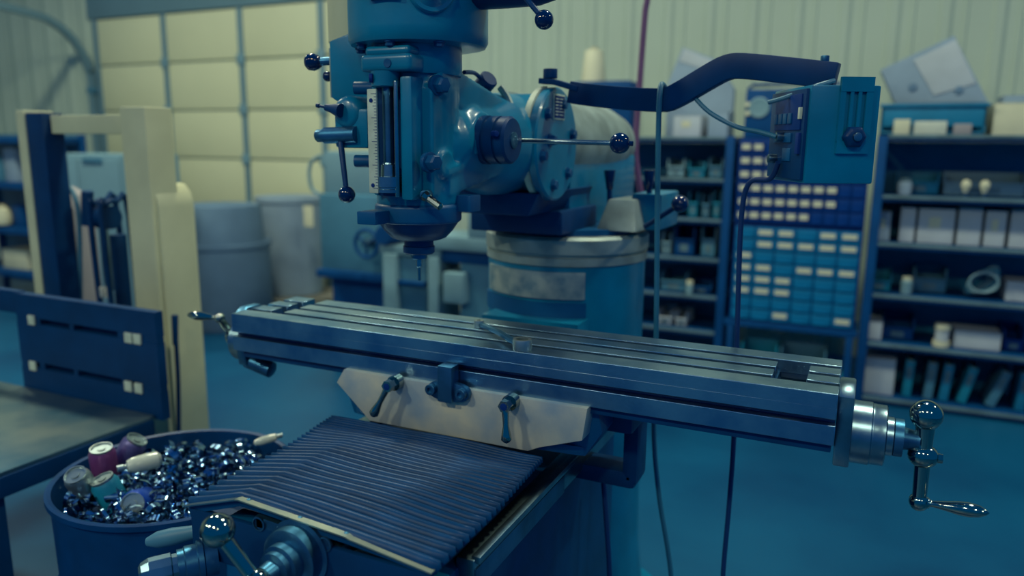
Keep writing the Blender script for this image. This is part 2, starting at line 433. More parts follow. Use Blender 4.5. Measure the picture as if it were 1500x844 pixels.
# retainer strip
fy = -.445
def strip_pts(off):
    return [(.333-.0, .886+off), (.449, .923+off), (.455, .9245+off), (.669, .9105+off), (.676, .908+off), (.820, .890+off)]
def strip(a, b, mt):
    mb = MB(); s_ = strip_pts(.004)
    q = s_[a:b+1]
    mb.prism([(x_, fy-.012, z_) for x_, z_ in q]+[(x_, fy-.012, z_-.0025) for x_, z_ in q[::-1]], (0, .022, 0))
    return mb.build('retainer_strip', mt, mill, 0)
strip(0, 1, 'steel'); r1 = strip(1, 3, 'strip_steel'); strip(3, 5, 'strip_steel')
for (xq, zq) in ((.47, .928), (.575, .921), (.664, .9155), (.70, .908), (.775, .899)):
    MB().lathe((xq, fy-.001, zq-.003), (xq, fy-.001, 2), [(0, .0045), (.0026, .0045), (.0034, .003)], 14).build('screw', 'steel_dark', r1, 0)
box('cover_end_plate', 'mast_black', mill, (.34, fy-.006, .80), (.815, fy+.004, .885), .002)

# ---- knee
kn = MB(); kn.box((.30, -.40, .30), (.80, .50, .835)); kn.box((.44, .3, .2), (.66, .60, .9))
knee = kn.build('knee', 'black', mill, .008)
rl = MB().box((.795, -.34, .80), (.828, .46, .853)); rl.box((.82, -.335, .845), (.836, .46, .858))
rl.build('guide_way', 'steel', knee, .0025)
box('way_side', 'steel_dark', knee, (.80, -.338, .80), (.8315, .05, .838), .001)
rl = MB().box((.29, -.34, .80), (.322, .46, .853)); rl.build('guide_way', 'steel', knee, .002)
# C bracket on the right of the saddle
bk = MB(); bk.box((.83, .10, .925), (.955, .26, .985)); bk.box((.915, .17, .785), (.95, .25, .96)); bk.box((.80, .17, .775), (.945, .25, .815))
bk.build('saddle_gib_bracket', 'black', mill, .012)
# cross-feed dial plate and crank
PY = -.450
pA, pB, pC = P(372, 752, Y=PY), P(491, 800, Y=PY), P(326, 762, Y=-.446)
MB().prism([(pA.x, PY, pA.z-.004), (pA.x+(pB.x-pA.x)*.55, PY, pA.z-.010), (pB.x, PY, pA.z-.028), (pB.x, PY, .70), (pA.x, PY, .70)], (0, .04, 0)).build('crank_plate', 'steel_dark', mill, .004)
box('apron', 'paint_dark', mill, (pC.x, -.447, .66), (pA.x-.002, -.40, pC.z+.002), .004)
box('apron', 'paint', mill, (pB.x+.003, -.446, .66), (.82, -.40, .862), .006)
hb = P(377, 853, Y=-.545); ax, az = hb.x, hb.z
for bx, bz in [(q.x, q.z) for q in (P(380, 767, Y=PY), P(477, 797, Y=PY))]:
    MB().lathe((bx, PY+.001, bz), (bx, -1, bz), [(0, .0125), (.004, .0125), (.0045, .010), (.001, .0095), (.001, 0)], 20).build('cap_screw', 'steel_dark', mill, 0)
MB().lathe((ax, PY+.005, az), (ax, -1, az), [(0, .056), (.010, .056), (.012, .049), (.034, .049), (.036, .045), (.037, .033), (.055, .033), (.057, .027), (.067, .027), (.070, .018), (.09, .016)], 48).build('graduated_dial', 'steel_dark', mill, 0)
bb = P(319, 777, Y=-.560)
ck = MB().sphere(hb, .02, 28).cyl((ax, -.53, az), hb, .014).lathe(hb, bb, [(0, .0105), (1, .0115)], 24, rel=True).sphere(bb, .0250, 36)
lo_ = hb+(hb-bb)*.8; ck.lathe(hb, lo_, [(0, .012), (1, .011)], 24, rel=True).sphere(lo_, .016)
ko = ck.build('crank_handle', 'chrome', mill, 0, ang=60)
grip(lo_, lo_+V((0, -.1, .0)), ko)
# elevating screw shaft on the left of the knee
e0 = P(318, 815, Y=-.44); e1 = P(205, 842, Y=-.535); L = (e1-e0).length
MB().lathe(P(292, 778, Y=-.40), P(212, 795, Y=-.44), [(0, .012), (.02, .013), (.05, .016), (.08, .015), (.1, .008)], 16).build('coolant_nozzle', 'mach_grey', mill, 0)
MB().lathe(e0, e1, [(0, .03), (.02, .031), (.022, .034), (.03, .034), (.032, .029), (.05, .029), (.052, .026), (.062, .026)], 36).build('shaft_sleeve', 'steel_dark', mill, 0)
MB().lathe(e0+(e1-e0).normalized()*.06, e1, [(0, .021), (.01, .021), (.012, .024), (L*.8-.05, .0235), (L-.062, .018), (L-.058, .012)], 10).build('shaft_cap', 'steel', mill, 0, ang=20)

# ---- column and turret
RC = .235
col = MB()
zc0 = P(832, 388, Y=CY-RC).z; zc1 = P(832, 350, Y=CY-RC).z; zc2 = P(832, 378, Y=CY-RC).z
def colring(z, r, fl_, w_): return z, r
col.lathe((CX, CY, 0), (CX, CY, 3), [(0, .36), (.05, .36), (.08, .27), (.3, .245), (zc0-.28, RC-.005), (zc0-.01, RC-.005)], 64)
col.box((.41, .50, .1), (.69, .7, 1.04))
column = col.build('column', 'paint', mill, 0)
MB().lathe((CX, CY, zc0-.012), (CX, CY, 3), [(0, RC-.004), (.003, RC), (zc2-zc0+.006, RC), (zc2-zc0+.008, RC-.006), (zc2-zc0+.014, RC-.006), (zc2-zc0+.016, RC+.003), (zc1-zc0+.004, RC+.003), (zc1-zc0+.012, RC-.006)], 72).build('turret_ring', 'cast_pale', mill, 0)
# curved plates on the column
def curved_plate(px0, px1, py0, py1, r, th, mt, name):
    A, B = [], []
    p0, p1 = P(px0, py0, Y=CY-RC), P(px1, py0, Y=CY-RC)
    def ang(px_, py_):
        v = DV+RV*((px_-750)/F)-UV*((py_-422)/F); d = V((v.x, v.y)); o_ = V((CAM.x-CX, CAM.y-CY))
        a_ = d.dot(d); b_ = 2*o_.dot(d); c_ = o_.dot(o_)-r*r; t_ = (-b_-math.sqrt(max(b_*b_-4*a_*c_, 0)))/(2*a_)
        q = o_+d*t_; return math.atan2(q.y, q.x), CAM.z+v.z*t_
    a0, z0 = ang(px0, py0); a1, z0b = ang(px1, py0); _, z1 = ang(px0, py1)
    z0 = (z0+z0b)/2; _, z1b = ang(px1, py1); z1 = (z1+z1b)/2
    mb = MB(); n_ = 16; g = []
    for k in range(n_+1):
        a = a0+(a1-a0)*k/n_
        g.append([mb.bm.verts.new((CX+rr*math.cos(a), CY+rr*math.sin(a), zz)) for rr, zz in ((r, z0), (r+th, z0), (r+th, z1), (r, z1))])
    for A_, B_ in zip(g, g[1:]):
        for k in range(4): mb.bm.faces.new((A_[k], A_[(k+1) % 4], B_[(k+1) % 4], B_[k]))
    mb.bm.faces.new(g[0]); mb.bm.faces.new(g[-1][::-1])
    return mb.build(name, mt, mill, 0)
curved_plate(720, 857, 392, 430, RC-.004, .006, 'plate_brushed', 'name_plate')
curved_plate(716, 858, 433, 458, RC-.004, .005, 'paint_dark', 'cover_plate')
zt = zc1+.012
# ram slide: turret saddle and dovetail ram
RX, RZ = .505, 1.50
MB().lathe((CX, CY, zt-.012), (CX, CY, zt+.02), [(0, .2), (.016, .2)], 48).build('turret_base', 'paint_dark', mill, 0)
ts = MB(); ts.box((RX-.13, .50, zt), (RX+.135, .78, zt+.062)); tso = ts.build('ram_saddle', 'black', mill, .008)
MB().prism([(RX-.10, .36, zt+.06), (RX+.10, .36, zt+.06), (RX+.128, .36, zt+.115), (RX-.128, .36, zt+.115)], (0, .40, 0)).build('ram_dovetail', 'black', mill, .004)
MB().lathe((RX, .42, RZ), (RX, 2, RZ), [(0, .10), (.02, .128), (.50, .13), (.70, .126), (.82, .11), (.90, .08), (.94, .04), (.945, 0)], 48).build('ram', 'cast_pale', mill, 0)
box('ram_side', 'paint', mill, (RX-.11, .60, zt), (RX+.118, 1.22, RZ-.03), .012)
# bright casting and levers by the turret
p = P(910, 335, Y=.72)
cs = MB().prism([(p.x-.055, .66, zt), (p.x+.06, .66, zt), (p.x+.04, .70, zt+.085), (p.x-.035, .70, zt+.085)], (.01, .16, 0))
cs.build('turret_clamp_block', 'cast_pale', mill, .008)
box('turret_lug', 'paint', mill, (p.x+.02, .74, zt), (p.x+.105, .95, zt+.10), .008)
for px_ in (893, 951):
    a = P(px_, 312, Y=.76); b = P(px_, 278, Y=.76); c = P(px_, 249, Y=.76)
    lev = thing  # readability
    lo2 = cyl('ram_lock_lever', 'black', mill, a, b, .0075)
    cyl('handle_cone', 'ball_black', lo2, b, c, .009, .017, .003)
a = P(945, 332, Y=.70); b = P(996, 299, Y=.62)
lo2 = cyl('turret_lock_lever', 'black', mill, a, b, .007)
MB().sphere(b, .022, 28).build('ball_knob', 'ball_black', lo2, 0, ang=60)

# ---- knuckle (nod joint) with side disc
KY = .445; KXF = .645
kn2 = MB().cyl((.40, KY, RZ), (KXF-.038, KY, RZ), .122, seg=56)
kn2.build('knuckle', 'paint', mill, .006)
MB().lathe((KXF-.040, KY, RZ), (KXF, KY, RZ), [(0, .130), (.002, .139), (.015, .139), (.017, .134)], 64).build('degree_ring', 'scale_mat', mill, 0)
kd = MB().lathe((KXF-.026, KY, RZ), (KXF+.1, KY, RZ), [(0, .13), (.006, .136), (.022, .136), (.026, .131)], 64).build('knuckle_cover', 'paint', mill, 0)
for k in range(6):
    a_ = math.radians(75+60*k); 
    MB().hexbolt((KXF-.002, KY+.100*math.cos(a_), RZ+.100*math.sin(a_)), (1, 0, 0), .0125, .014).build('hex_bolt', 'paint_dark', kd, 0, ang=25)
MB().hexbolt((KXF-.002, KY-.05, RZ+.01), (1, 0, 0), .013, .018).build('hex_bolt', 'paint_dark', kd, 0, ang=25)
q = P(818, 157, X=KXF)
npx = MB().box((KXF-.001, q.y-.036, q.z-.030), (KXF+.003, q.y+.036, q.z+.030)).build('rating_plate', 'scale_mat', kd, .001)
box('plate_field', 'ink', npx, (KXF+.001, q.y-.032, q.z-.026), (KXF+.0036, q.y+.032, q.z+.026), 0)
ln = MB()
for k in range(6):
    zz = q.z+.019-.0075*k
    for s_, e_ in ((-.028, -.004), (0, .027)):
        ln.box((KXF+.003, q.y+s_, zz-.0012), (KXF+.0042, q.y+e_-random.uniform(0, .008), zz+.0012))
ln.build('print_lines', 'scale_mat', npx, 0)
MB().sphere(P(807, 277, X=KXF-.01), .008, 14).build('grease_nipple', 'chrome', kd, 0)
# adapter neck: knuckle -> head, one cast surface
HX, HY = .510, .020
def HZ(y): return P(612, y, Y=HY).z
hc = MB()
hc.lathe((HX, HY, HZ(300)), (HX, HY, HZ(88)), [(0, .078), (.02, .08), (HZ(88)-HZ(300), .08)], 48)       # quill housing
hc.lathe((HX+.01, .0, RZ-.005), (HX+.01, .40, RZ), [(0, .06), (.06, .09), (.22, .10), (.30, .118), (.40, .122)], 40)
hc.lathe((HX-.08, .13, HZ(203)), (.605, .13, HZ(203)), [(0, .075), (.10, .08), (.15, .068), (.175, .055)], 40)   # feed pinion boss
hc.lathe((HX, HY, HZ(300)), (HX, HY, HZ(240)), [(0, .084), (.03, .084), (.07, .07)], 40)
hc.box((HX+.02, -.045, HZ(285)), (HX+.074, .06, HZ(130)))
hc.prism([(HX-.03, .0, HZ(90)), (HX+.07, .0, HZ(90)), (HX+.072, .34, HZ(146)), (HX-.03, .34, HZ(146)), ], (0, 0, -.07))
hc.prism([(HX+.055, .03, HZ(190)), (HX+.084, .03, HZ(190)), (HX+.084, .15, HZ(212)), (HX+.055, .15, HZ(212))], (0, 0, -.016))
hc.prism([(HX+.055, -.01, HZ(245)), (HX+.088, -.01, HZ(245)), (HX+.088, .2, HZ(215)), (HX+.055, .2, HZ(215))], (0, 0, -.016))
hc.lathe((HX+.04, -.005, HZ(125)), (HX+.082, -.005, HZ(125)), [(0, .03), (.036, .028), (.042, .024)], 24)
hc.lathe((HX+.04, -.005, HZ(240)), (HX+.084, -.005, HZ(240)), [(0, .032), (.038, .03), (.044, .026)], 24)
hc.prism([(HX+.04, .0, HZ(285)), (HX+.085, .0, HZ(285)), (HX+.085, .32, HZ(250)), (HX+.04, .32, HZ(250)), ], (0, 0, .06))
ho = hc.build('head_casting', 'paint', mill, 0)
mod = ho.modifiers.new('remesh', 'REMESH'); mod.mode = 'VOXEL'; mod.voxel_size = .004; mod.use_smooth_shade = True
mod = ho.modifiers.new('smooth', 'SMOOTH'); mod.factor = .5; mod.iterations = 6
# front slot frame: two cheeks and recess
fy0 = -.083
fr = MB(); fr.box((HX-.046, fy0+.012, HZ(284)), (HX-.034, -.02, HZ(118))); fr.box((HX+.026, fy0, HZ(288)), (HX+.052, -.02, HZ(118)))
fr.build('slot_cheek', 'paint', mill, .008)
box('slot_recess', 'black', mill, (HX-.036, -.066, HZ(284)), (HX+.028, -.02, HZ(118)), 0)
cap = MB().box((HX-.052, -.096, HZ(112)), (HX+.058, .02, HZ(88))); cap.box((HX-.046, -.09, HZ(90)), (HX+.052, .0, HZ(76)))
capo = cap.build('head_cap', 'paint', mill, .009, segs=3)
MB().lathe((HX+.01, -.094, HZ(101)), (HX+.01, -1, HZ(101)), [(0, .008), (.004, .008), (.004, .0055), (.003, 0)], 18).build('plug_screw', 'paint_dark', capo, 0)
MB().lathe((HX-.01, -.074, HZ(133)), (HX-.01, -.074, 3), [(0, .024), (.002, .027), (HZ(111)-HZ(133), .027)], 32).build('rod_collar', 'paint', mill, 0)
cyl('collar_hole', 'ink', mill, (HX-.022, -.0975, HZ(121)), (HX-.028, -.1005, HZ(121)), .0085)
cyl('depth_screw', 'steel_dark', mill, (HX-.004, -.078, HZ(272)), (HX-.004, -.078, HZ(125)), .010)
cyl('depth_rod', 'ground_steel', mill, (HX+.020, -.086, HZ(284)), (HX+.020, -.086, HZ(125)), .0045)
nt_ = MB().lathe((HX-.004, -.078, HZ(278)), (HX-.004, -.078, 3), [(0, .027), (.006, .027), (.007, .025), (.010, .025), (.011, .027), (.03, .027), (.031, .016), (.052, .015), (.053, .012), (.056, .011)], 40)
nt_.build('micrometer_nut', 'steel', mill, 0)
sx, sY = P(545.5, 205, Y=-.105).x, -.105
sc = box('depth_scale', 'scale_mat', mill, (sx-.0105, sY, HZ(279)), (sx+.0105, sY+.006, HZ(136)), .0025)
tk_ = MB()
H0, H1 = HZ(272), HZ(143)
for k in range(33):
    zz = H0+(H1-H0)*k/32; wl = .011 if k % 8 == 0 else (.0075 if k % 4 == 0 else .0045)
    tk_.box((sx+.0100-wl, sY-.0005, zz-.0004), (sx+.0100, sY+.001, zz+.0004))
tk_.build('scale_ticks', 'ink', sc, 0)
for yy in (152, 268):
    cyl('scale_screw', 'ink', sc, (sx-.001, sY+.001, HZ(yy)), (sx-.001, sY-.0015, HZ(yy)), .004)
box('scale_arm', 'paint_dark', mill, (sx-.01, sY+.005, HZ(276)), (sx+.018, -.05, HZ(262)), .003)
# neck and belt housing
MB().lathe((HX, HY, HZ(112)), (HX, HY, 3), [(0, .088), (.005, .09), (HZ(70)-HZ(112), .09)], 48).build('head_neck', 'paint', mill, 0)
zb = HZ(62)
bh = MB().lathe((HX, HY+.01, zb-.012), (HX, HY+.01, 4), [(0, .115), (.003, .132), (.012, .137), (.03, .137), (.5, .137), (.52, .12)], 64)
bho = bh.build('belt_housing', 'paint', mill, 0)
for ang_ in (200, 235, 320, 275):
    a = math.radians(ang_); c = V((HX+.118*math.cos(a), HY+.01+.118*math.sin(a), zb-.010))
    MB().hexbolt(c, (0, 0, -1), .009, .010).build('flange_bolt', 'paint_dark', bho, 0, ang=25)
def on_housing(px_, r=.137):
    v = DV+RV*((px_-750)/F); d = V((v.x, v.y)); o_ = V((CAM.x-HX, CAM.y-HY-.01))
    a_ = d.dot(d); b_ = 2*o_.dot(d); c_ = o_.dot(o_)-r*r; t_ = (-b_-math.sqrt(max(b_*b_-4*a_*c_, 0)))/(2*a_)
    q_ = o_+d*t_; return q_
qh = on_housing(636); nh = V((qh.x, qh.y, 0)).normalized(); ch = V((HX+qh.x, HY+.01+qh.y, HZ(2)+.002))
MB().lathe(ch-nh*.02, ch+nh*.2, [(0, .044), (.026, .044), (.030, .041), (.030, .034), (.034, .030), (.044, .018), (.06, .016), (.06, .009), (.055, 0)], 40).build('speed_dial_boss', 'paint', mill, 0)
side = V((0, 0, 1)).cross(nh)
for s_ in (-1, 1):
    MB().hexbolt(ch+nh*.008+side*s_*.036+V((0, 0, -.008)), nh, .005, .006).build('cap_screw', 'paint_dark', bho, 0)
# raised panel left of the boss
qh2 = on_housing(575, .137); nh2 = V((qh2.x, qh2.y, 0)).normalized(); c2_ = V((HX+qh2.x, HY+.01+qh2.y, HZ(-8)))
rz_ = math.atan2(nh2.y, nh2.x)
box('access_panel', 'paint_dark', mill, c2_-V((.014, .032, .030)), c2_+V((.006, .032, .030)), .004, rot=(0, 0, rz_))
# right hand speed-change arm with ball lever
a0 = P(700, 2, Y=.03); a1 = P(806, -4, Y=.05)
MB().lathe(a0+V((0, 0, .035)), a1+V((0, 0, .03)), [(0, .05), (.06, .048), (.12, .044), (.15, .035), (.158, .02)], 32).build('speed_arm_housing', 'black', mill, 0)
l0, l1 = P(776, 4, Y=-.01), P(797, 29, Y=-.03)
lo2 = cyl('range_lever', 'black', mill, l0+(l0-l1)*.6, l1, .005)
MB().sphere(l1, .0168, 28).build('ball_knob', 'ball_black', lo2, 0, ang=60)
# motor drum behind to the left
mx = P(505, 20, Y=.17)
MB().lathe((mx.x+.03, .17, HZ(45)), (mx.x+.03, .17, 4), [(0, .058), (.005, .062), (.4, .062), (.42, .05)], 40).build('motor_can', 'cream', mill, 0)  # cream colour stands in for tan light reflections on the drum
# gearbox at the left of the head
gx0, gx1 = P(483, 95, Y=.02).x, P(548, 95, Y=.02).x
gb = MB().prism([(gx0, .02, P(483, 143, Y=.02).z), (gx0+.012, .02, P(483, 148, Y=.02).z), (gx1+.04, .02, P(545, 165, Y=.02).z), (gx1+.04, .02, P(520, 44, Y=.02).z), (P(519, 46, Y=.02).x, .02, P(519, 45, Y=.02).z), (gx0, .02, P(483, 60, Y=.02).z)], (0, .13, 0))
gbo = gb.build('feed_gearbox', 'paint', mill, .005)
box('gearbox_cover', 'cast_pale', gbo, (gx0-.008, .028, HZ(140)), (gx0+.002, .142, HZ(62)), .002)
kb = P(462, 91, Y=.03); ke = P(486, 89, Y=.045)
lo2 = cyl('feed_lever', 'steel_dark', mill, kb, ke+V((.02, 0, 0)), .0085)
MB().lathe(kb+V((-.022, -.006, 0)), kb+V((.02, .006, 0)), [(0, .0), (.0015, .011), (.008, .017), (.02, .018), (.03, .014), (.036, .009)], 24).build('ball_knob', 'ball_black', lo2, 0, ang=60)
MB().sphere(P(480, 112, Y=.04), .011, 16).build('detent_knob', 'ball_black', gbo, 0)
# feed trip parts left of the slot
f0 = P(512, 165, Y=-.02)
MB().lathe(f0+V((0, .05, 0)), f0+V((0, -.03, 0)), [(0, .034), (.05, .034), (.06, .03), (.066, .022)], 32).build('feed_boss', 'paint', mill, 0)
box('feed_body', 'paint', mill, (f0.x-.032, -.03, HZ(218)), (f0.x+.05, .05, HZ(160)), .008)
p0, p1, p2 = P(463, 154, Y=-.045), P(480, 157, Y=-.045), P(503, 163, Y=-.045)
MB().lathe(p0, p2, [(0, 0), (.002, .0045), (.008, .0045), (.009, .0028), (.024, .0028), (.025, .007), (.038, .0085), (.05, .012), (.062, .014)], 20).build('trip_pin', 'black', mill, 0)
p0, p1 = P(465, 199, Y=-.03), P(529, 197, Y=-.03)
MB().lathe(p0, p1, [(0, .0115), (.002, .013), (.018, .013), (.02, .0165), (.1, .0165)], 24).build('handwheel_shaft', 'steel_dark', mill, 0)
p0, p1 = P(499, 208, Y=-.035), P(508, 285, Y=-.055)
lo2 = cyl('feed_reverse_lever', 'black', mill, p0, p1, .0062, .0052)
MB().sphere(p1, .0172, 28).build('ball_knob', 'ball_black', lo2, 0, ang=60)
for (bx, by) in ((519, 129), (520, 236)):
    c = P(bx, by, Y=-.03)
    cyl('stud', 'paint_dark', mill, c, c+V((.055, .02, 0)), .0125, seg=20)
for (bx, by, xx) in ((648, 125, HX+.086), (636, 238, HX+.088)):
    c = P(bx, by, X=xx); MB().hexbolt(c+V((-.012, 0, 0)), (1, -.35, 0), .0155, .026).build('hex_bolt', 'paint_dark', mill, .001, ang=25)
# lower clamp collar, bowl, nose, collet, tool
lc = MB().lathe((HX, HY, HZ(324)), (HX, HY, 3), [(0, .084), (.004, .088), (HZ(300)-HZ(324), .088), (HZ(296)-HZ(324), .082)], 48)
lc.box((HX-.055, -.115, HZ(322)-.0), (HX-.012, -.03, HZ(304)))
lc.box((HX+.045, .03, HZ(308)), (HX+.115, .075, HZ(284)))
lco = lc.build('clamp_collar', 'paint_dark', mill, .003)
MB().lathe((HX, HY, HZ(350)), (HX, HY, 3), [(0, .045), (.004, .056), (HZ(336)-HZ(350), .071), (HZ(323)-HZ(350), .083)], 48).build('quill_bowl', 'black', mill, 0)
MB().lathe((HX, HY, HZ(371)), (HX, HY, 3), [(0, .029), (.003, .0325), (.016, .0325), (.017, .030), (.05, .030)], 40).build('spindle_nose', 'black', mill, 0)
MB().lathe((HX, HY, HZ(379)), (HX, HY, 3), [(0, .014), (.002, .017), (.013, .017)], 32).build('collet', 'steel_dark', mill, 0)
tl = MB().lathe((HX, HY, HZ(412)), (HX, HY, 3), [(0, .0), (.002, .0032), (HZ(392)-HZ(412), .0038), (HZ(390)-HZ(412), .0065), (HZ(376)-HZ(412), .0065)], 16)
tl.build('cutter', 'ground_steel', mill, 0)
# quill lock lever (bright)
a, b = P(621, 286, Y=-.07), P(645, 303, Y=-.075)
lv = MB().lathe(a, b, [(0, .009), (.004, .011), (.012, .009), (.014, .007), ((b-a).length, .0075), ((b-a).length+.002, .005)], 8)
lvo = lv.build('quill_lock_lever', 'chrome', mill, 0, ang=20)
cyl('lock_stud', 'steel_dark', lvo, a+V((-.01, .05, 0)), a, .009)
# quill feed hub on the right side, lever and ball
hz = HZ(204); hY = P(752, 204, X=.672).y
MB().lathe((.588, hY, hz), (1, hY, hz), [(0, .05), (.030, .05), (.031, .045), (.036, .045), (.037, .049), (.056, .049), (.057, .045), (.060, .045), (.062, .0485), (.078, .0485), (.083, .044), (.084, .032), (.085, .0)], 56).build('feed_hub', 'black', mill, 0)
MB().lathe((.671, hY, hz), (1, hY, hz), [(0, .017), (.004, .017), (.005, .013), (.005, .008), (.003, .0)], 28).build('hub_screw', 'steel_dark', mill, 0)
p1 = P(908, 210, Y=.20); p0 = P(760, 206, X=.655)
lo2 = cyl('quill_feed_lever', 'ground_steel', mill, p0, p1, .0052)
qb = MB().sphere(p1, .0212, 32).cyl(p1, p1+(p1-p0).normalized()*.027, .006, .005, 16); qb.build('ball_knob', 'ball_black', lo2, 0, ang=60)
cyl('hub_set_screw', 'ink', mill, P(728, 196, X=.66)+V((-.01, .0, 0)), P(728, 196, X=.66)+V((.003, -.006, 0)), .006)
# small block and linkage in front of the hub
c = P(693, 213, X=.60)
lk = MB().box(c-V((.02, .012, .018)), c+V((.012, .012, .012))); lk.box(c+V((-.05, -.008, -.004)), c+V((.0, .008, .008)))
lk.build('feed_stop', 'paint', mill, .004)
# oil filler cap on the knuckle
c = P(712, 122, Y=.24)
MB().lathe(c+V((-.02, 0, -.018)), c+V((.03, -.02, .02)), [(0, .014), (.012, .014), (.013, .021), (.045, .021), (.048, .018)], 24).build('oil_cap', 'black', mill, 0)
MB().tube([P(680, 106, Y=.1), P(695, 107, Y=.17), P(706, 117, Y=.22)], .0045, 8, smooth=4).build('oil_pipe', 'black', mill, 0)
# pale rib next to the knuckle
MB().tube([P(733, 128, Y=.30), P(744, 145, Y=.30), P(752, 168, Y=.30)], .009, 8, smooth=4).build('casting_rib', 'cast_pale', mill, 0)

# ================================================================== READOUT BOX ON BENT ARM
ro = thing('readout_display', 'teal readout box with slotted back hung from a bent black arm', 'display', (.60, KY, RZ+.13))
aw = [P(838, 135, Y=.42), P(855, 138, Y=.41), P(900, 143, Y=.39), P(965, 147, Y=.37), P(990, 141, Y=.365), P(1040, 112, Y=.355), P(1066, 99, Y=.35), P(1090, 97, Y=.345), P(1150, 103, Y=.33), P(1226, 112, Y=.315)]
MB().bar(aw, .03, .05, smooth=3).build('arm', 'black', ro, .003)
MB().bar([P(792, 119, Y=.42), P(812, 120, Y=.42), P(850, 131, Y=.41)], .03, .013).build('arm_tab', 'black', ro, .002)
c = P(806, 115, Y=.42); cyl('arm_bolt', 'black', ro, c, c+V((0, 0, .022)), .017)
c = P(1208, 91, Y=.315); cyl('arm_bolt', 'steel_dark', ro, c, c+V((0, 0, .012)), .008)
th = math.radians(26)
n1 = V((math.sin(th), -math.cos(th), 0)); t1 = V((math.cos(th), math.sin(th), 0))      # wide face normal / along
e = P(1183, 200, Y=.20)       # the vertical edge between both faces
za, zb_ = P(1184, 124, Y=.20).z, P(1184, 269, Y=.20).z
A0 = V((e.x, e.y, zb_)); WB, DB, HB = .128, .185, za-zb_
bxm = MB().prism([A0, A0+t1*WB, A0+t1*WB-n1*DB, A0-n1*DB], (0, 0, HB))
bx_ = bxm.build('case', 'paint', ro, .004)
ed = MB().prism([A0-n1*.008-t1*.004, A0-n1*(DB-.006)-t1*.004, A0-n1*(DB-.006)+t1*.01, A0-n1*.008+t1*.01], (0, 0, .001))
def lp(u, v, z):  # on left face: u along depth, z up, v outwards
    return A0-n1*u-t1*v+V((0, 0, z))
def lbox(name, mt, par, u0, u1, z0, z1, v=.004, bev=.001):
    return MB().prism([lp(u0, -.004, z0), lp(u1, -.004, z0), lp(u1, v, z0), lp(u0, v, z0)], (0, 0, z1-z0)).build(name, mt, par, bev)
pn = lbox('front_panel', 'black', bx_, .006, DB-.004, .006, HB-.006, .006)
lbox('screen', 'drawer_dark', pn, .02, .15, HB*.55, HB*.92, .0085)
lbox('keypad', 'paint_dark', pn, .06, .15, HB*.42, HB*.52, .009)
for k in range(4): lbox('key', 'paint_dark', pn, .06+.024*k, .077+.024*k, HB*.55+.012, HB*.55+.032, .011)
lbox('indicator', 'scale_mat', pn, .018, .027, HB*.66, HB*.78, .011)
lbox('switch', 'ink', pn, .016, .03, HB*.30, HB*.52, .011)
lbox('sticker', 'paint_dark', pn, .06, .10, HB*.22, HB*.36, .008)
for u_, z_ in ((.10, HB*.48), (.135, HB*.24)):
    c = lp(u_, .004, z_); cyl('connector', 'steel', pn, c, c-t1*.018, .009)
# bracket on the wide face: plate with three slots and knob
def wp(u, v, z): return A0+t1*u+n1*v+V((0, 0, z))
def wbox(name, mt, par, u0, u1, z0, z1, v0, v1, bev=.001):
    return MB().prism([wp(u0, v0, z0), wp(u1, v0, z0), wp(u1, v1, z0), wp(u0, v1, z0)], (0, 0, z1-z0)).build(name, mt, par, bev)
br = MB()
for u0, u1, z0, z1 in ((.052, .062, .075, HB+.014), (.0705, .0765, .075, HB+.014), (.085, .091, .075, HB+.014), (.0995, .112, .075, HB+.014), (.052, .112, HB-.012, HB+.014), (.052, .112, .055, .078)):
    vv = .0068 if u1-u0 > .05 else .006
    br.prism([wp(u0, -.001+vv-.006, z0), wp(u1, -.001+vv-.006, z0), wp(u1, vv, z0), wp(u0, vv, z0)], (0, 0, z1-z0))
bko = br.build('bracket_plate', 'paint', ro, 0)
kc = wp(.080, .006, .085)
MB().lathe(kc, kc+n1*.03, [(0, .021), (.012, .021), (.016, .017), (.018, .010)], 6).build('bracket_knob', 'black', ro, .002)
cyl('knob_screw', 'steel', ro, kc+n1*.017, kc+n1*.023, .008)
MB().tube([P(1015, 140, Y=.36), P(1040, 165, Y=.34), P(1080, 186, Y=.32), P(1112, 193, Y=.3), lp(.10, .02, HB*.48)], .005, 8, smooth=5).build('signal_cable', 'cable_grey', ro, 0)
MB().tube([P(1222, 118, Y=.30), P(1190, 128, Y=.27), P(1150, 143, Y=.27), P(1126, 150, Y=.28)], .0045, 8, smooth=4).build('brace_rod', 'mach_grey', ro, 0)

# hanging cables
def cable(name, label, pts, r, mt, cat='cable'):
    return tag(MB().tube(pts, r, 10, smooth=6).build(name, mt, None, 0, origin=pts[-1]), label, cat)
cable('hanging_cable', 'grey-blue cable looped over the bent arm and dropping behind the table', [P(974, 128, Y=.385), P(968, 126, Y=.345), P(965, 170, Y=.335), P(963, 300, Y=.345), P(962, 420, Y=.35), P(960, 560, Y=.36), P(958, 640, Y=.36), P(966, 730, Y=.36), P(985, 860, Y=.36), P(1000, 1100, Y=.36)], .006, 'cable_grey')
cable('hanging_cable', 'thin dark cable falling from under the readout box to the floor', [P(1140, 238, Y=.28), P(1128, 262, Y=.3), P(1098, 268, Y=.32), P(1086, 320, Y=.33), P(1080, 480, Y=.34), P(1075, 640, Y=.34), P(1068, 740, Y=.34), P(1058, 860, Y=.34), P(1050, 1050, Y=.34)], .0055, 'cable')
cable('hanging_cable', 'dark cable hanging beside the knee under the saddle bracket', [P(884, 705, Y=.26), P(888, 760, Y=.26), P(893, 844, Y=.26), P(896, 1000, Y=.26)], .006, 'cable')
hp = [P(951, -40, Y=1.5), P(945, 20, Y=1.5), P(938, 110, Y=1.5), P(932, 200, Y=1.5), P(932, 240, Y=1.5), P(942, 300, Y=1.5), P(948, 330, Y=1.5)]
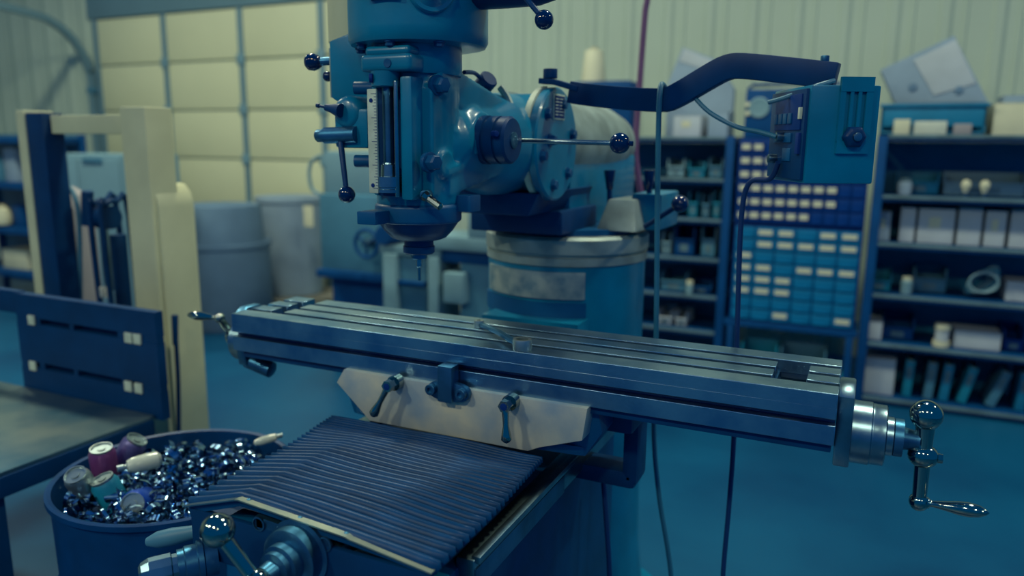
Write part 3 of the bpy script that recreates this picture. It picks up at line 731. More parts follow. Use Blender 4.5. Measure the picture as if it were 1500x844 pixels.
hp = [V((hp[0].x+.02, 1.5, LAMP_Z+.5)), V((hp[0].x+.01, 1.5, 2.9))]+hp
tag(MB().tube(hp, .011, 10, smooth=6).build('air_hose', 'hose_red', None, 0, origin=hp[-1]), 'dull red air hose hanging down behind the machine ram', 'hose')

# ================================================================== WRENCH ON THE TABLE
w0, w1 = P(704, 473, Z=TZ+.012), P(757, 503, Z=TZ+.012)
wr = thing('spanner', 'steel ring-ended wrench lying across the table slots', 'wrench', (w0.x, w0.y, TZ))
MB().bar([w0+V((0, 0, -.004)), (w0+w1)/2+V((0, 0, .002)), w1+V((0, 0, .0))], .011, .009).build('shank', 'steel_dark', wr, .002)
def ring(c, ro_, ri, h, name, mt):
    mb = MB(); mb.lathe(c, c+V((0, 0, 1)), [(0, ri), (0, ro_), (h*.15, ro_*1.04), (h*.85, ro_*1.04), (h, ro_), (h, ri), (0, ri)], 32, caps=False); return mb.build(name, mt, wr, 0)
ring(V((w1.x+.012, w1.y, TZ+.0005)), .0185, .0125, .022, 'ring_end', 'can_silver')
ring(V((w0.x-.006, w0.y+.004, TZ+.0005)), .011, .005, .016, 'jaw_end', 'can_silver')

# ================================================================== SCRAP BARREL
bc = V((-.135, -.075, 0)); BZ, BR = .705, .272
br_ = thing('scrap_barrel', 'dark open-top drum full of swarf beside the lift platform', 'barrel', bc)
MB().lathe(bc, bc+V((0, 0, 1)), [(0, 0), (0, BR-.025), (.02, BR-.015), (.22, BR-.012), (.235, BR), (.25, BR-.012), (.46, BR-.008), (.475, BR+.004), (.49, BR-.008), (BZ-.02, BR-.004), (BZ-.012, BR+.006), (BZ, BR+.006), (BZ+.003, BR), (BZ, BR-.008), (.04, BR-.02), (.04, 0)], 64).build('drum', 'black', br_, 0)
sw_ = MB()
for i in range(460):
    rr = BR*.86*math.sqrt(random.random()); a = random.uniform(0, 2*PI)
    c = bc+V((rr*math.cos(a), rr*math.sin(a), BZ-.045+random.uniform(-.02, .05)*(1.2-rr/BR)))
    ax_ = V((random.uniform(-1, 1), random.uniform(-1, 1), random.uniform(-.3, .6))).normalized()
    q = ax_.orthogonal().normalized(); s2 = ax_.cross(q); R_ = random.choice((random.uniform(.006, .014), random.uniform(.014, .03))); turns = random.uniform(.5, 2.0); Lh = random.uniform(.015, .07); wdt = random.uniform(.005, .016)
    N_ = int(10*turns)+3; prev = None
    for k in range(N_):
        t = k/(N_-1); ph = t*turns*2*PI
        p_ = c+q*math.cos(ph)*R_+s2*math.sin(ph)*R_+ax_*(t-.5)*Lh
        dv = math.hypot(p_.x-bc.x, p_.y-bc.y)
        if dv > BR-.035: p_ = V((bc.x+(p_.x-bc.x)/dv*(BR-.035), bc.y+(p_.y-bc.y)/dv*(BR-.035), p_.z))
        p_.z = max(p_.z, BZ-.085)
        pr_ = (sw_.bm.verts.new(p_), sw_.bm.verts.new(p_+ax_*wdt))
        if prev: sw_.bm.faces.new((prev[0], pr_[0], pr_[1], prev[1]))
        prev = pr_
sw_.lathe(bc+V((0, 0, .045)), bc+V((0, 0, 1)), [(0, 0), (0, BR-.03), (BZ-.125, BR-.03), (BZ-.105, 0)], 40)
tag(sw_.build('metal_swarf', 'swarf', None, 0, ang=60, origin=bc+V((0, 0, .045))), 'tangle of shiny curled metal swarf filling the dark drum', 'swarf', kind='stuff')
def can(px_, py_, label, mt, tilt, r=.031, h=.105, zoff=0.):
    c = P(px_, py_, Z=BZ-.005+zoff)
    d = bc-c; d.z = 0
    if d.length > BR-.075: c = c+d*((d.length-(BR-.075))/d.length)
    t = thing('drink_can', label, 'can', c)
    axs = (Euler(tilt).to_matrix() @ V((0, 0, 1)))
    a, b = c-axs*h/2, c+axs*h/2
    MB().lathe(a, b, [(0, 0), (.003, r*.7), (0, r*.76), (.012, r), (h-.014, r), (h-.004, r*.82)], 28).build('body', mt, t, 0)
    MB().lathe(b-axs*.006, b+axs, [(0, 0), (0, r*.8), (.008, r*.84), (.008, r*.76), (.004, r*.74), (.004, 0)], 28).build('lid', 'can_silver', t, 0)
    MB().lathe(b-axs*.001, b+axs, [(0, 0), (0, r*.3), (.0015, r*.3), (.0015, 0)], 16).build('pull_tab', 'can_silver', t, 0)
can(138, 682, 'red and silver drink can standing in the swarf at the drum rim', 'can_red', (.15, .1, 0))
can(185, 668, 'purple drink can leaning in the swarf of the drum', 'can_purple', (-.3, .5, 0))
can(208, 735, 'blue drink can half buried in the swarf at the drum edge', 'can_blue', (1.2, .3, .4), zoff=-.02)
can(165, 728, 'teal and white drink can at the drum wall under the red one', 'teal', (.3, -.2, 0), zoff=-.02)
can(118, 716, 'bare silver drink can tucked against the drum wall', 'can_silver', (.5, .2, 0), zoff=.0, r=.029)
# a plastic bottle lying on top
b0, b1 = P(185, 684, Z=BZ+.03), P(236, 672, Z=BZ+.032); L = (b1-b0).length
bt = thing('plastic_bottle', 'clear pale bottle lying across the swarf with its neck up', 'bottle', b0)
MB().lathe(b0, b1, [(0, .0), (.002, .014), (L*.2, .019), (L*.6, .021), (L*.9, .02), (L, .012)], 24).build('body', 'glass_pale', bt, 0)
MB().lathe(b0-(b1-b0).normalized()*.02, b0, [(0, .008), (.014, .008), (.016, .006), (.022, .006)], 16).build('cap', 'can_silver', bt, 0)
b0, b1 = P(405, 640, Z=BZ+.03), P(370, 650, Z=BZ+.02)
bt = thing('plastic_bottle', 'small pale bottle poking over the drum rim next to the bellows', 'bottle', b0)
MB().lathe(b0, b1, [(0, 0), (.001, .009), (.015, .011), (.04, .011), (.055, .007), (.06, .0)], 20).build('body', 'glass_pale', bt, 0)
MB().lathe(b0-(b1-b0).normalized()*.016, b0, [(0, .006), (.014, .006), (.016, .004)], 14).build('cap', 'can_silver', bt, 0)

# ================================================================== LIFT TRUCK (left)
lt_ = thing('lift_stacker', 'cream pallet stacker with black load backrest and twin mast', 'lift truck', (-1.25, .75, 0))
MY = .62
ul0, ul1 = P(37, 300, Y=MY).x, P(78, 300, Y=MY).x
ur0, ur1 = P(186, 300, Y=MY).x, P(222, 300, Y=MY).x
zl, zr = P(57, 161, Y=MY).z, P(204, 156, Y=MY).z
m = MB().box((ul0, MY, .05), (ul0+.05, MY+.12, zl)); m.build('mast_upright', 'cream', lt_, .004)
box('mast_channel', 'mast_black', lt_, (ul0+.05, MY+.005, .05), (ul1-.02, MY+.09, zl-.01), .003)
m = MB().box((ur0, MY, .05), (ur1, MY+.12, zr)); m.build('mast_upright', 'cream', lt_, .006)
box('mast_crossbar', 'cream', lt_, (ul1-.01, MY+.03, P(130, 196, Y=MY).z), (ur0+.01, MY+.1, P(130, 168, Y=MY).z), .004)
# side cover with rounded top
x0, x1 = P(215, 400, Y=MY+.06).x, P(254, 400, Y=MY+.06).x
ztc = P(235, 268, Y=MY+.06).z
pts = [(x0, MY+.02, .05), (x1, MY+.02, .05), (x1, MY+.02, ztc-.09), (x1-.012, MY+.02, ztc-.04), (x1-.04, MY+.02, ztc-.008), (x0+.02, MY+.02, ztc), (x0, MY+.02, ztc)]
MB().prism(pts, (0, .16, 0)).build('side_cover', 'cream', lt_, .006)
box('base_frame', 'cream', lt_, (ul0-.02, MY+.02, .04), (x1-.02, MY+.2, .26), .01)
for xx in (ul0+.06, x1-.05):
    cyl('wheel', 'mast_black', lt_, (xx-.03, MY+.15, .045), (xx+.03, MY+.15, .045), .045)
# lift cylinder, chain roller and hoses
hxm = P(152, 300, Y=MY+.07).x
cyl('lift_cylinder', 'mast_black', lt_, (hxm, MY+.12, .2), (hxm, MY+.12, P(152, 345, Y=MY+.07).z), .03)
zc = P(152, 318, Y=MY+.07).z
MB().lathe((hxm-.03, MY+.07, zc), (hxm+.04, MY+.07, zc), [(0, .045), (.008, .045), (.014, .036), (.05, .036), (.06, .045), (.07, .045)], 28).build('chain_roller', 'mast_black', lt_, 0)
for dx in (-.03, .035):
    MB().tube([(hxm+dx, MY+.05, .5), (hxm+dx, MY+.03, zc), (hxm+dx, MY+.05, zc+.05), (hxm+dx, MY+.1, zc+.06), (hxm+dx, MY+.15, zc), (hxm+dx, MY+.16, .3)], .011, 8, smooth=4).build('hydraulic_hose', 'mast_black', lt_, 0)
    cyl('hose_fitting', 'steel_bright', lt_, (hxm+dx*.5, MY+.045, P(152, 440, Y=MY).z), (hxm+dx*.5, MY+.045, P(152, 425, Y=MY).z), .014)
    cyl('chain_rod', 'steel', lt_, (hxm+dx*.45, MY+.06, P(152, 430, Y=MY).z), (hxm+dx*.45, MY+.06, zc-.04), .008)
MB().tube([P(80, 265, Y=MY+.1), P(95, 268, Y=MY+.1), P(110, 290, Y=MY+.1), P(116, 330, Y=MY+.1), P(118, 440, Y=MY+.1)], .009, 8, smooth=4).build('hydraulic_hose', 'mach_grey', lt_, 0)
x0b, x1b = P(80, 380, Y=MY+.14).x, P(114, 380, Y=MY+.14).x
zz = P(95, 275, Y=MY+.14).z
MB().prism([(x0b, MY+.14, .2), (x1b, MY+.14, .2), (x1b, MY+.14, zz-.09), (x1b-.03, MY+.14, zz-.03), (x0b+.03, MY+.14, zz), (x0b, MY+.14, zz)], (0, .1, 0)).build('battery_cover', 'lilac', lt_, .006)
cyl('lower_hose_clip', 'mast_black', lt_, P(128, 280, Y=MY+.1), P(128, 330, Y=MY+.1), .022)
# load backrest
BY = .32
bl0, br0 = P(20, 430, Y=BY), P(226, 457, Y=BY)
zb0 = .615; zt0 = (bl0.z+br0.z)/2
bm_ = MB()
xa, xb = bl0.x, br0.x
sl = [(P(0, 466, Y=BY).z+.0), ]
zsA = P(60, 472, Y=BY).z; zsB = P(60, 536, Y=BY).z
hw = .011
cuts = [(zsA-hw, zsA+hw), (zsB-hw, zsB+hw)]
zcur = zb0; 
for (c0, c1) in sorted(cuts):
    bm_.box((xa, BY, zcur), (xb, BY+.03, c0)); zcur = c1
bm_.box((xa, BY, zcur), (xb, BY+.03, zt0))
for (c0, c1) in cuts:
    for u0, u1 in ((0, .10), (.14, .18), (.40, .43), (.74, .78), (.86, 1)):
        bm_.box((xa+(xb-xa)*u0, BY+.002, c0-.001), (xa+(xb-xa)*u1, BY+.028, c1+.001))
bm_.box((xa+.02, BY+.0285, zb0+.02), (xb-.02, BY+.034, zt0-.02)); bm_.box((xa-.35, BY+.004, zt0-.075), (xa+.02, BY+.028, zt0+.005)); bm_.build('load_backrest', 'mast_black', lt_, 0)  # includes a dark sheet added behind the slots in place of their shade
for px_, py_ in ((46, 469), (188, 495), (201, 497), (48, 536), (188, 566), (203, 569)):
    c = P(px_, py_, Y=BY-.003); box('reflector', 'scale_mat', lt_, c-V((.017, .003, .017)), c+V((.017, .004, .017)), .002)
for xx in (xa+.2, xb-.45): box('carriage_arm', 'mast_black', lt_, (xx-.03, BY+.03, .66), (xx+.03, MY+.02, .80), .004)
# platform
pf = thing('lift_platform', 'bare steel platform plate carried in front of the black backrest', 'platform', (-1.0, 0, .55))
pz = .63
px1 = P(200, 618, Z=pz).x
MB().box((-1.75, -1.0, pz-.012), (px1, BY-.004, pz)).build('top_plate', 'platform', pf, .003)
pr2 = MB().box((px1-.05, -1.0, pz-.07), (px1+.006, BY-.01, pz-.012)); pr2.box((-1.75, BY-.06, pz-.07), (px1, BY-.01, pz-.012)); pr2.build('edge_rail', 'mast_black', pf, .003)
for yy in (-.20, -.95):
    box('leg', 'mast_black', pf, (px1-.09, yy-.05, 0), (px1-.01, yy+.04, pz-.03), .004)
    box('leg', 'mast_black', pf, (-1.72, yy-.05, 0), (-1.64, yy+.04, pz-.03), .004)
box('lower_rail', 'mast_black', pf, (px1-.07, -.95, .28), (px1-.02, -.2, .34), .003)
box('lower_shelf', 'steel_dark', pf, (-1.7, -.95, .30), (px1-.07, -.18, .325), .003)
# rod on the side cover
MB().tube([P(256, 470, Y=MY), P(258, 500, Y=MY), P(261, 560, Y=MY), P(262, 640, Y=MY), P(263, 700, Y=MY)], .008, 8, smooth=3).build('gas_strut', 'mast_black', lt_, 0)
cyl('strut_head', 'mast_black', lt_, P(256, 462, Y=MY), P(257, 505, Y=MY), .012, .010)

# ================================================================== SHELVING ALONG THE BACK WALL
SY, SD = 3.5, .45
def shelving(name, label, x0, x1, levels, ztop, cat='shelving'):
    t = thing(name, label, cat, ((x0+x1)/2, SY+SD/2, 0))
    for xx in (x0, x1):
        for yy in (SY, SY+SD-.04): box('post', 'shelf_black', t, (xx-.025, yy, 0), (xx+.025, yy+.04, ztop), .003)
    for z in levels:
        s_ = box('shelf', 'shelf_black', t, (x0-.02, SY+.005, z-.035), (x1+.02, SY+SD, z-.004), .002)
        box('shelf_edge', 'shelf_edge', s_, (x0+.026, SY-.004, z-.018), (x1-.026, SY+.02, z), .002)
    box('back_sheet', 'tote', t, (x0, SY+SD-.003, .03), (x1, SY+SD+.004, max(levels)-.036), 0)
    return t
RL = [.045, .375, .665, .965, 1.235, 1.572]
shelving('steel_shelving', 'black steel shelving stacked with cartons, right of the drawer cabinets', 1.40, 2.75, RL, 1.568)
LL = [.10, .33, .56, .80, 1.05, 1.30, 1.555]
shelving('steel_shelving', 'black steel shelving behind the machine column, left of the drawer cabinets', -.55, .565, LL, 1.56)

def carton(label, c, size, mt='cardboard', rot=0, tape=True, group=None, tilt=(0, 0), cat='box', name='carton'):
    """c = centre of the base"""
    c = V(c); t = thing(name, label, cat, c, group); t.rotation_euler = (tilt[0], tilt[1], rot)
    sx_, sy_, sz_ = size
    def lb_(n_, m_, lo, hi, bev=.003):
        mb = MB().box(lo, hi)
        o = mb.build(n_, m_, None, bev); o.parent = t; return o
    lb_('body', mt, (-sx_/2, -sy_/2, 0), (sx_/2, sy_/2, sz_-.006))
    lb_('flap', mt, (-sx_/2, -sy_/2, sz_-.006), (sx_/2, -.003, sz_), .001); lb_('flap', mt, (-sx_/2, .003, sz_-.006), (sx_/2, sy_/2, sz_), .001)
    if tape:
        lb_('tape', 'tape', (-sx_*.5-.001, -.022, sz_-.02), (sx_*.5+.001, .022, sz_+.001), 0)
        lb_('label_card', 'paper', (-sx_*.2, -sy_/2-.002, sz_*.45), (sx_*.12, -sy_/2+.001, sz_*.75), 0)
    return t
def onshelf(px_, z, depth=.22): 
    return P(px_, 300, Y=SY+depth).x
# cartons on the second level of right shelving
z = 1.235-.004; z = .965
for i, (a, b, h, lab) in enumerate(((1284, 1306, .17, 'narrow grey carton at the post end of the carton row'), (1318, 1342, .2, 'grey carton second from the post in the carton row'), (1344, 1400, .2, 'wide grey carton in the middle of the carton row'), (1403, 1440, .21, 'square grey carton right of the wide one in the row'), (1443, 1476, .2, 'grey carton with a pale card, fifth in the carton row'), (1480, 1530, .21, 'last grey carton of the row, cut by the frame'))):
    x0, x1 = P(a, 325, Y=SY+.1).x, P(b, 325, Y=SY+.1).x
    carton(lab, ((x0+x1)/2, SY+.25, .965), (x1-x0-.008, .3, h), 'cardboard' if i else 'cardboard_grey', tape=i % 2 == 0)
# top of right shelving
zt_ = 1.572
x0, x1 = P(1291, 170, Y=SY+.12).x, P(1444, 170, Y=SY+.12).x
tt = thing('storage_tote', 'teal plastic tote with parts in it on top of the shelving', 'tote', ((x0+x1)/2, SY+.27, zt_))
H_ = P(1360, 152, Y=SY+.1).z-zt_
m = MB(); m.box((x0, SY+.08, zt_), (x1, SY+.44, zt_+.012)); m.box((x0, SY+.08, zt_+.045), (x1, SY+.09, zt_+H_)); m.box((x0, SY+.08, zt_), (x1, SY+.09, zt_+.02)); m.box((x0, SY+.43, zt_), (x1, SY+.44, zt_+H_))
m.box((x0, SY+.08, zt_), (x0+.012, SY+.44, zt_+H_)); m.box((x1-.012, SY+.08, zt_), (x1, SY+.44, zt_+H_)); m.build('tub', 'tote', tt, .003)
box('rim', 'tote', tt, (x0-.012, SY+.068, zt_+H_-.018), (x1+.012, SY+.082, zt_+H_), .003)
for i, (a, b, hh, mt_, lab) in enumerate(((1310, 1334, .085, 'paper', 'small pale paper box showing through the teal tote'), (1340, 1388, .075, 'glass_pale', 'pale plastic clamshell lying in the teal tote'), (1398, 1425, .06, 'lilac', 'lilac parts box in the teal tote'))):
    xa_, xb_ = P(a, 175, Y=SY+.07).x, P(b, 175, Y=SY+.07).x
    o = MB().box((xa_, SY+.058, zt_+.002), (xb_, SY+.066, zt_+hh)).build('hang_card', mt_, None, .004, origin=((xa_+xb_)/2, SY+.06, zt_))
    tag(o, ('pale printed card', 'pale clear blister pack', 'lilac card')[i]+' hung on the front of the teal tote', 'card')
cb = P(1375, 100, Y=SY+.3)
# big open tilted carton in the tote
x0, x1 = P(1295, 120, Y=SY+.27).x, P(1440, 120, Y=SY+.27).x
q_ = thing('open_carton', 'large grey carton tilted up in the tote, flaps toward the wall', 'box', ((x0+x1)/2, SY+.27, zt_+H_))
poly = [P(1312, 152, Y=SY+.16), P(1290, 102, Y=SY+.16), P(1398, 52, Y=SY+.16), P(1448, 150, Y=SY+.16)]
MB().prism(poly, (0, .2, 0)).build('body', 'cardboard_grey', q_, .004)
MB().prism([P(1338, 88, Y=SY+.155), P(1400, 58, Y=SY+.155), P(1430, 122, Y=SY+.155), P(1368, 140, Y=SY+.155)], (0, .01, 0)).build('panel', 'cardboard', q_, .002)
for a, b in ((1337, 128), (1405, 132)):
    c = P(a, b, Y=SY+.158); cyl('hand_hole', 'cardboard_blue', q_, c, c+V((0, -.004, 0)), .022)
x0 = P(1456, 165, Y=SY+.12).x
carton('white fronted carton on the shelving top beside the tote', (x0+.14, SY+.25, zt_), (.28, .3, .17), 'paper', tape=False)
carton('flat grey box lying on the white fronted carton', (x0+.15, SY+.25, zt_+.171), (.22, .26, .04), 'cardboard_grey', tape=False)
# level 1.235: trays and jars
def cylthing(name, label, cat, c, prof, mt, capmt=None, capprof=None, group=None):
    t = thing(name, label, cat, c, group)
    MB().lathe(c, V(c)+V((0, 0, 1)), prof, 20).build('body', mt, t, 0)
    if capprof: MB().lathe(c, V(c)+V((0, 0, 1)), capprof, 20).build('cap', capmt, t, 0)
    return t
z = 1.235
x_ = P(1327, 260, Y=SY+.12).x
cylthing('jar', 'round grey jar on the shelf under the tote', 'jar', (x_, SY+.14, z), [(0, 0), (0, .035), (.06, .038), (.075, .03)], 'cardboard_grey', 'shelf_edge', [(.075, .031), (.092, .031), (.092, 0)])
for px_, lb2 in ((1417, 'left of its pair'), (1445, 'right of its pair')):
    x_ = P(px_, 262, Y=SY+.06).x
    t = thing('light_bulb', 'small pale round bulb standing on the shelf under the tote', 'bulb', (x_, SY+.08, z), 'pair of bulbs on the shelf')
    MB().lathe((x_, SY+.08, z), (x_, SY+.08, 2), [(0, .012), (.03, .013), (.04, .016), (.055, .024), (.075, .025), (.09, .017), (.097, 0)], 20).build('globe', 'paper', t, 0)
    MB().lathe((x_, SY+.08, z), (x_, SY+.08, 2), [(0, .013), (.028, .0135)], 16).build('base', 'steel', t, 0)
def bin_(label, px0, px1, z, h, mt, depth=.14, dd=.25):
    x0, x1 = P(px0, 300, Y=SY+depth).x, P(px1, 300, Y=SY+depth).x
    t = thing('parts_bin', label, 'bin', ((x0+x1)/2, SY+depth+dd/2, z))
    y0, y1 = SY+depth, SY+depth+dd
    m = MB(); m.box((x0, y0, z), (x1, y1, z+.008)); m.box((x0, y0, z), (x1, y0+.008, z+h*.6)); m.box((x0, y1-.008, z), (x1, y1, z+h)); m.box((x0, y0, z), (x0+.008, y1, z+h)); m.box((x1-.008, y0, z), (x1, y1, z+h))
    m.build('tub', mt, t, .002)
    box('lip', mt, t, (x0, y0-.012, z+h*.6-.012), (x1, y0+.004, z+h*.6), .002)
    box('label_card', 'shelf_edge', t, (x0+(x1-x0)*.3, y0-.003, z+h*.15), (x0+(x1-x0)*.7, y0+.001, z+h*.4), 0)
    return t
bin_('long teal open bin behind the grey jar', 1310, 1372, 1.235, .12, 'teal', .22, .2)
bin_('long grey open bin behind the pair of bulbs', 1378, 1500, 1.235, .13, 'cab_grey', .21, .2)
# level .665: odds and ends
bin_('low teal bin at the post on the shelf below the cartons', 1282, 1318, .665, .1, 'teal')
bin_('blue bin beside the wire coil on the shelf below the cartons', 1350, 1400, .665, .14, 'mach_grey', .2, .2)
x_ = P(1440, 410, Y=SY+.12).x
wc = thing('wire_coil', 'loose pale wire coil with a bent bracket hanging over the shelf edge', 'wire', (x_, SY+.12, .67))
for k in range(5):
    pts = [V((x_+(.07+.012*k)*math.cos(a*PI/6)*(1-.1*k), SY+.075+.03*k, .765+(.055+.008*k)*math.sin(a*PI/6+.3*k))) for a in range(13)]
    MB().tube(pts, .007, 6, smooth=2).build('loop', ('cab_grey', 'mach_pale', 'teal')[k % 3], wc, 0)
carton('pale grey carton right of the wire coil', (P(1500, 410, Y=SY+.2).x, SY+.25, .665), (.18, .25, .11), 'cardboard', tape=False)
cylthing('jar', 'pale squat jar among the small bins below the cartons', 'jar', (P(1328, 420, Y=SY+.1).x, SY+.1, .665), [(0, 0), (0, .03), (.07, .032), (.08, .024)], 'cab_grey', 'paper', [(.08, .026), (.1, .026), (.1, 0)])
# level .375
carton('small pinkish carton at the post, second shelf from the floor', (P(1280, 485, Y=SY+.12).x, SY+.18, .375), (.085, .2, .11), 'cardboard', tape=False)
bin_('black bin next to the small pinkish carton', 1310, 1360, .375, .13, 'shelf_black')
x_ = P(1381, 485, Y=SY+.08).x
sp_ = thing('cable_spool', 'pale cable spool standing on end, second shelf from the floor', 'spool', (x_, SY+.1, .375))
MB().lathe((x_, SY+.1, .375), (x_, SY+.1, 2), [(0, 0), (0, .045), (.03, .045), (.03, .028), (.1, .028), (.1, .042), (.13, .042), (.13, 0)], 24).build('reel', 'paper', sp_, 0)
MB().lathe((x_, SY+.1, .375), (x_, SY+.1, 2), [(.033, .029), (.033, .036), (.097, .036), (.097, .029)], 24).build('winding', 'cardboard', sp_, 0)
carton('long low lilac-grey carton right of the spool', (P(1432, 480, Y=SY+.15).x, SY+.2, .375), (.23, .2, .1), 'cardboard', tape=False)
bin_('dark blue bin at the far end of the spool shelf', 1496, 1530, .375, .12, 'drawer_dark')
# bottom level: binders / plates leaning
carton('pinkish carton pair end on the bottom shelf by the post', (P(1289, 545, Y=SY+.08).x, SY+.18, .045), (.16, .22, .22), 'cardboard', tape=False)
for i, (px_, an, mt_, lab) in enumerate(((1330, .04, 'teal', 'upright teal binder nearest the pinkish carton'), (1362, .06, 'mach_grey', 'slim blue binder with loose papers beside the teal one'), (1385, .08, 'tote', 'dark teal binder leaning slightly in the middle of the row'), (1412, .22, 'teal', 'wide teal binder leaning well over on the bottom shelf'), (1455, .32, 'mach_grey', 'blue binder leaning the most, next to a gap'), (1500, .05, 'tote', 'upright dark binder at the right end of the row'))):
    x_ = P(px_, 550, Y=SY+.1).x
    t = thing('binder', lab, 'binder', (x_, SY+.22, .0465+.0226*math.sin(an))); t.rotation_euler = (0, an, 0)
    wd = .045
    for n_, m_, lo, hi in (('cover', mt_, (-wd/2, -.12, 0), (-wd/2+.005, .12, .22)), ('cover', mt_, (wd/2-.005, -.12, 0), (wd/2, .12, .22)), ('spine', mt_, (-wd/2, -.125, 0), (wd/2, -.12, .22)), ('paper_block', 'paper', (-wd/2+.006, -.115, .005), (wd/2-.006, .11, .21)), ('label_card', 'shelf_edge', (-wd/4, -.127, .11), (wd/4, -.1245, .18))):
        o = MB().box(lo, hi).build(n_, m_, None, .001); o.parent = t

# ---- drawer cabinets
DXa, DXb = .615, 1.345
def drawer_cab(name, label, x0, x1, z0, z1, nx, nz, mt, labels, fy_):
    t = thing(name, label, 'cabinet', ((x0+x1)/2, fy_+.15, z0))
    box('body', 'drawer_dark', t, (x0, fy_+.012, z0), (x1, fy_+.28, z1), .003)
    dw, dh = (x1-x0-.02)/nx, (z1-z0-.02)/nz; src = None; lsrc = None; psrc = None
    for r_ in range(nz):
        for c_ in range(nx):
            lx, lz = x0+.01+dw*(c_+.5)-t.location.x, z1-.01-dh*(r_+.5)-t.location.z
            if src is None:
                mb = MB().box((-dw/2+.004, 0, -dh/2+.004), (dw/2-.004, .02, dh/2-.004)); mb.box((-dw*.3, -.007, -dh*.42), (dw*.3, .004, -dh*.30))
                src = mb.build('drawer', mt, None, .001); src.parent = t
                d = src
            else: d = inst(src, t, (0, 0, 0))
            d.location = (lx, fy_-t.location.y, lz)
            if (r_, c_) in labels:
                if lsrc is None:
                    lsrc = MB().box((-dw*.34, -.004, -dh*.16), (dw*.34, .001, dh*.24)).build('label_card', 'paper', None, 0); lsrc.parent = d; 
                else: inst(lsrc, d, (0, 0, 0))
    return t
lab1 = {(r_, c_) for r_ in (1, 2, 3, 4, 5) for c_ in range(7)} | {(0, 0), (0, 1), (3, 7), (4, 7)}
lab1 -= {(5, 6)}
drawer_cab('drawer_cabinet', 'dark blue small-parts drawer cabinet with rows of white label cards', DXa, DXb, 1.035, 1.545, 10, 6, 'drawer_dark', lab1, SY+.0)
lab2 = {(0, 1), (0, 2), (0, 4), (0, 5), (1, 1), (1, 2), (1, 3), (1, 4), (1, 5), (2, 0), (3, 0), (3, 1), (3, 3), (3, 4), (3, 5), (4, 0), (4, 1), (4, 2), (5, 0), (5, 1), (5, 2), (7, 2), (7, 5)}
drawer_cab('drawer_cabinet', 'teal blue drawer cabinet with scattered label cards below the dark one', DXa+.005, DXb, .43, 1.03, 6, 8, 'drawer_blue', lab2, SY+.0)
st_ = thing('cabinet_stand', 'low black steel stand under the drawer cabinets', 'stand', ((DXa+DXb)/2, SY+.2, 0))
for xx in (DXa+.02, DXb-.02):
    for yy in (SY+.02, SY+.26): box('leg', 'shelf_black', st_, (xx-.02, yy-.02, 0), (xx+.02, yy+.02, .39), .003)
box('top_plate', 'shelf_black', st_, (DXa-.02, SY, .39), (DXb+.02, SY+.29, .43), .003); box('lower_shelf', 'teal', st_, (DXa, SY+.01, .12), (DXb, SY+.28, .145), .003)
bin_('teal bin on the lower shelf of the drawer stand', 1100, 1155, .146, .13, 'teal', .03, .2)
bin_('blue bin on the lower shelf of the drawer stand', 1160, 1230, .146, .13, 'mach_grey', .03, .2)
# tape player on the drawer cabinet
x0, x1 = P(1092, 150, Y=SY+.05).x, P(1235, 150, Y=SY+.05).x
zr0, zr1 = 1.546, P(1110, 131, Y=SY+.05).z
rd = thing('radio', 'dark portable radio with round pale speaker on the drawer cabinet', 'radio', ((x0+x1)/2, SY+.12, zr0))
box('case', 'shelf_black', rd, (x0, SY+.05, zr0), (x1, SY+.2, zr1), .012)
for px_ in (1112, 1215):
    c = P(px_, 158, Y=SY+.05)
    MB().lathe((c.x, SY+.052, c.z), (c.x, 0, c.z), [(0, .062), (.008, .062), (.012, .055), (.006, .03), (.010, 0)], 28).build('speaker', 'mach_pale', rd, 0)
for py_ in (153, 166):
    c = P(1095, py_, Y=SY+.04); MB().lathe((c.x, SY+.052, c.z), (c.x, 0, c.z), [(0, .016), (.012, .014), (.013, 0)], 16).build('dial', 'paper', rd, 0)
MB().tube([(x0+.03, SY+.12, zr1-.01), (x0+.03, SY+.12, zr1+.03), (x1-.03, SY+.12, zr1+.03), (x1-.03, SY+.12, zr1-.01)], .01, 8, smooth=2).build('carry_handle', 'shelf_black', rd, 0)
# left shelving contents
def lx(px_, d=.15): return P(px_, 300, Y=SY+d).x
z = 1.556
carton('wide grey carton on the left shelving top behind the bent arm', (lx(1003), SY+.22, z), (.17, .25, .13), 'cardboard', tape=True)
carton('grey carton by the post on the left shelving top', (lx(1047), SY+.22, z), (.12, .25, .15), 'cardboard_grey', tape=False)
x0, x1 = lx(838), lx(922)
cs_ = thing('tool_case', 'large dark tool case on the left shelving top', 'case', ((x0+x1)/2, SY+.2, z))
zz = P(880, 118, Y=SY+.1).z
box('shell', 'shelf_black', cs_, (x0, SY+.1, z), (x1, SY+.35, zz), .03)
box('latch', 'steel_dark', cs_, ((x0+x1)/2-.03, SY+.09, z+.16), ((x0+x1)/2+.03, SY+.102, z+.2), .002)
MB().tube([((x0+x1)/2-.08, SY+.105, zz-.09), ((x0+x1)/2-.07, SY+.07, zz-.085), ((x0+x1)/2+.07, SY+.07, zz-.085), ((x0+x1)/2+.08, SY+.105, zz-.09)], .01, 8, smooth=3).build('handle', 'shelf_black', cs_, 0)
x_ = lx(877, .5); zq = P(877, 118, Y=SY+.5).z
jb = thing('lamp_shade', 'pale tapered shade standing on the dark tool case', 'shade', (x_, SY+.45, zz+.002))
MB().lathe((x_, SY+.3, zz+.002), (x_, SY+.3, 3), [(0, .085), (.01, .085), (.21, .062), (.215, .058), (.215, 0)], 32).build('cone', 'paper', jb, 0)
MB().lathe((x_, SY+.3, zz+.002), (x_, SY+.3, 3), [(.214, .03), (.235, .028), (.235, 0)], 20).build('knob', 'tape', jb, 0)
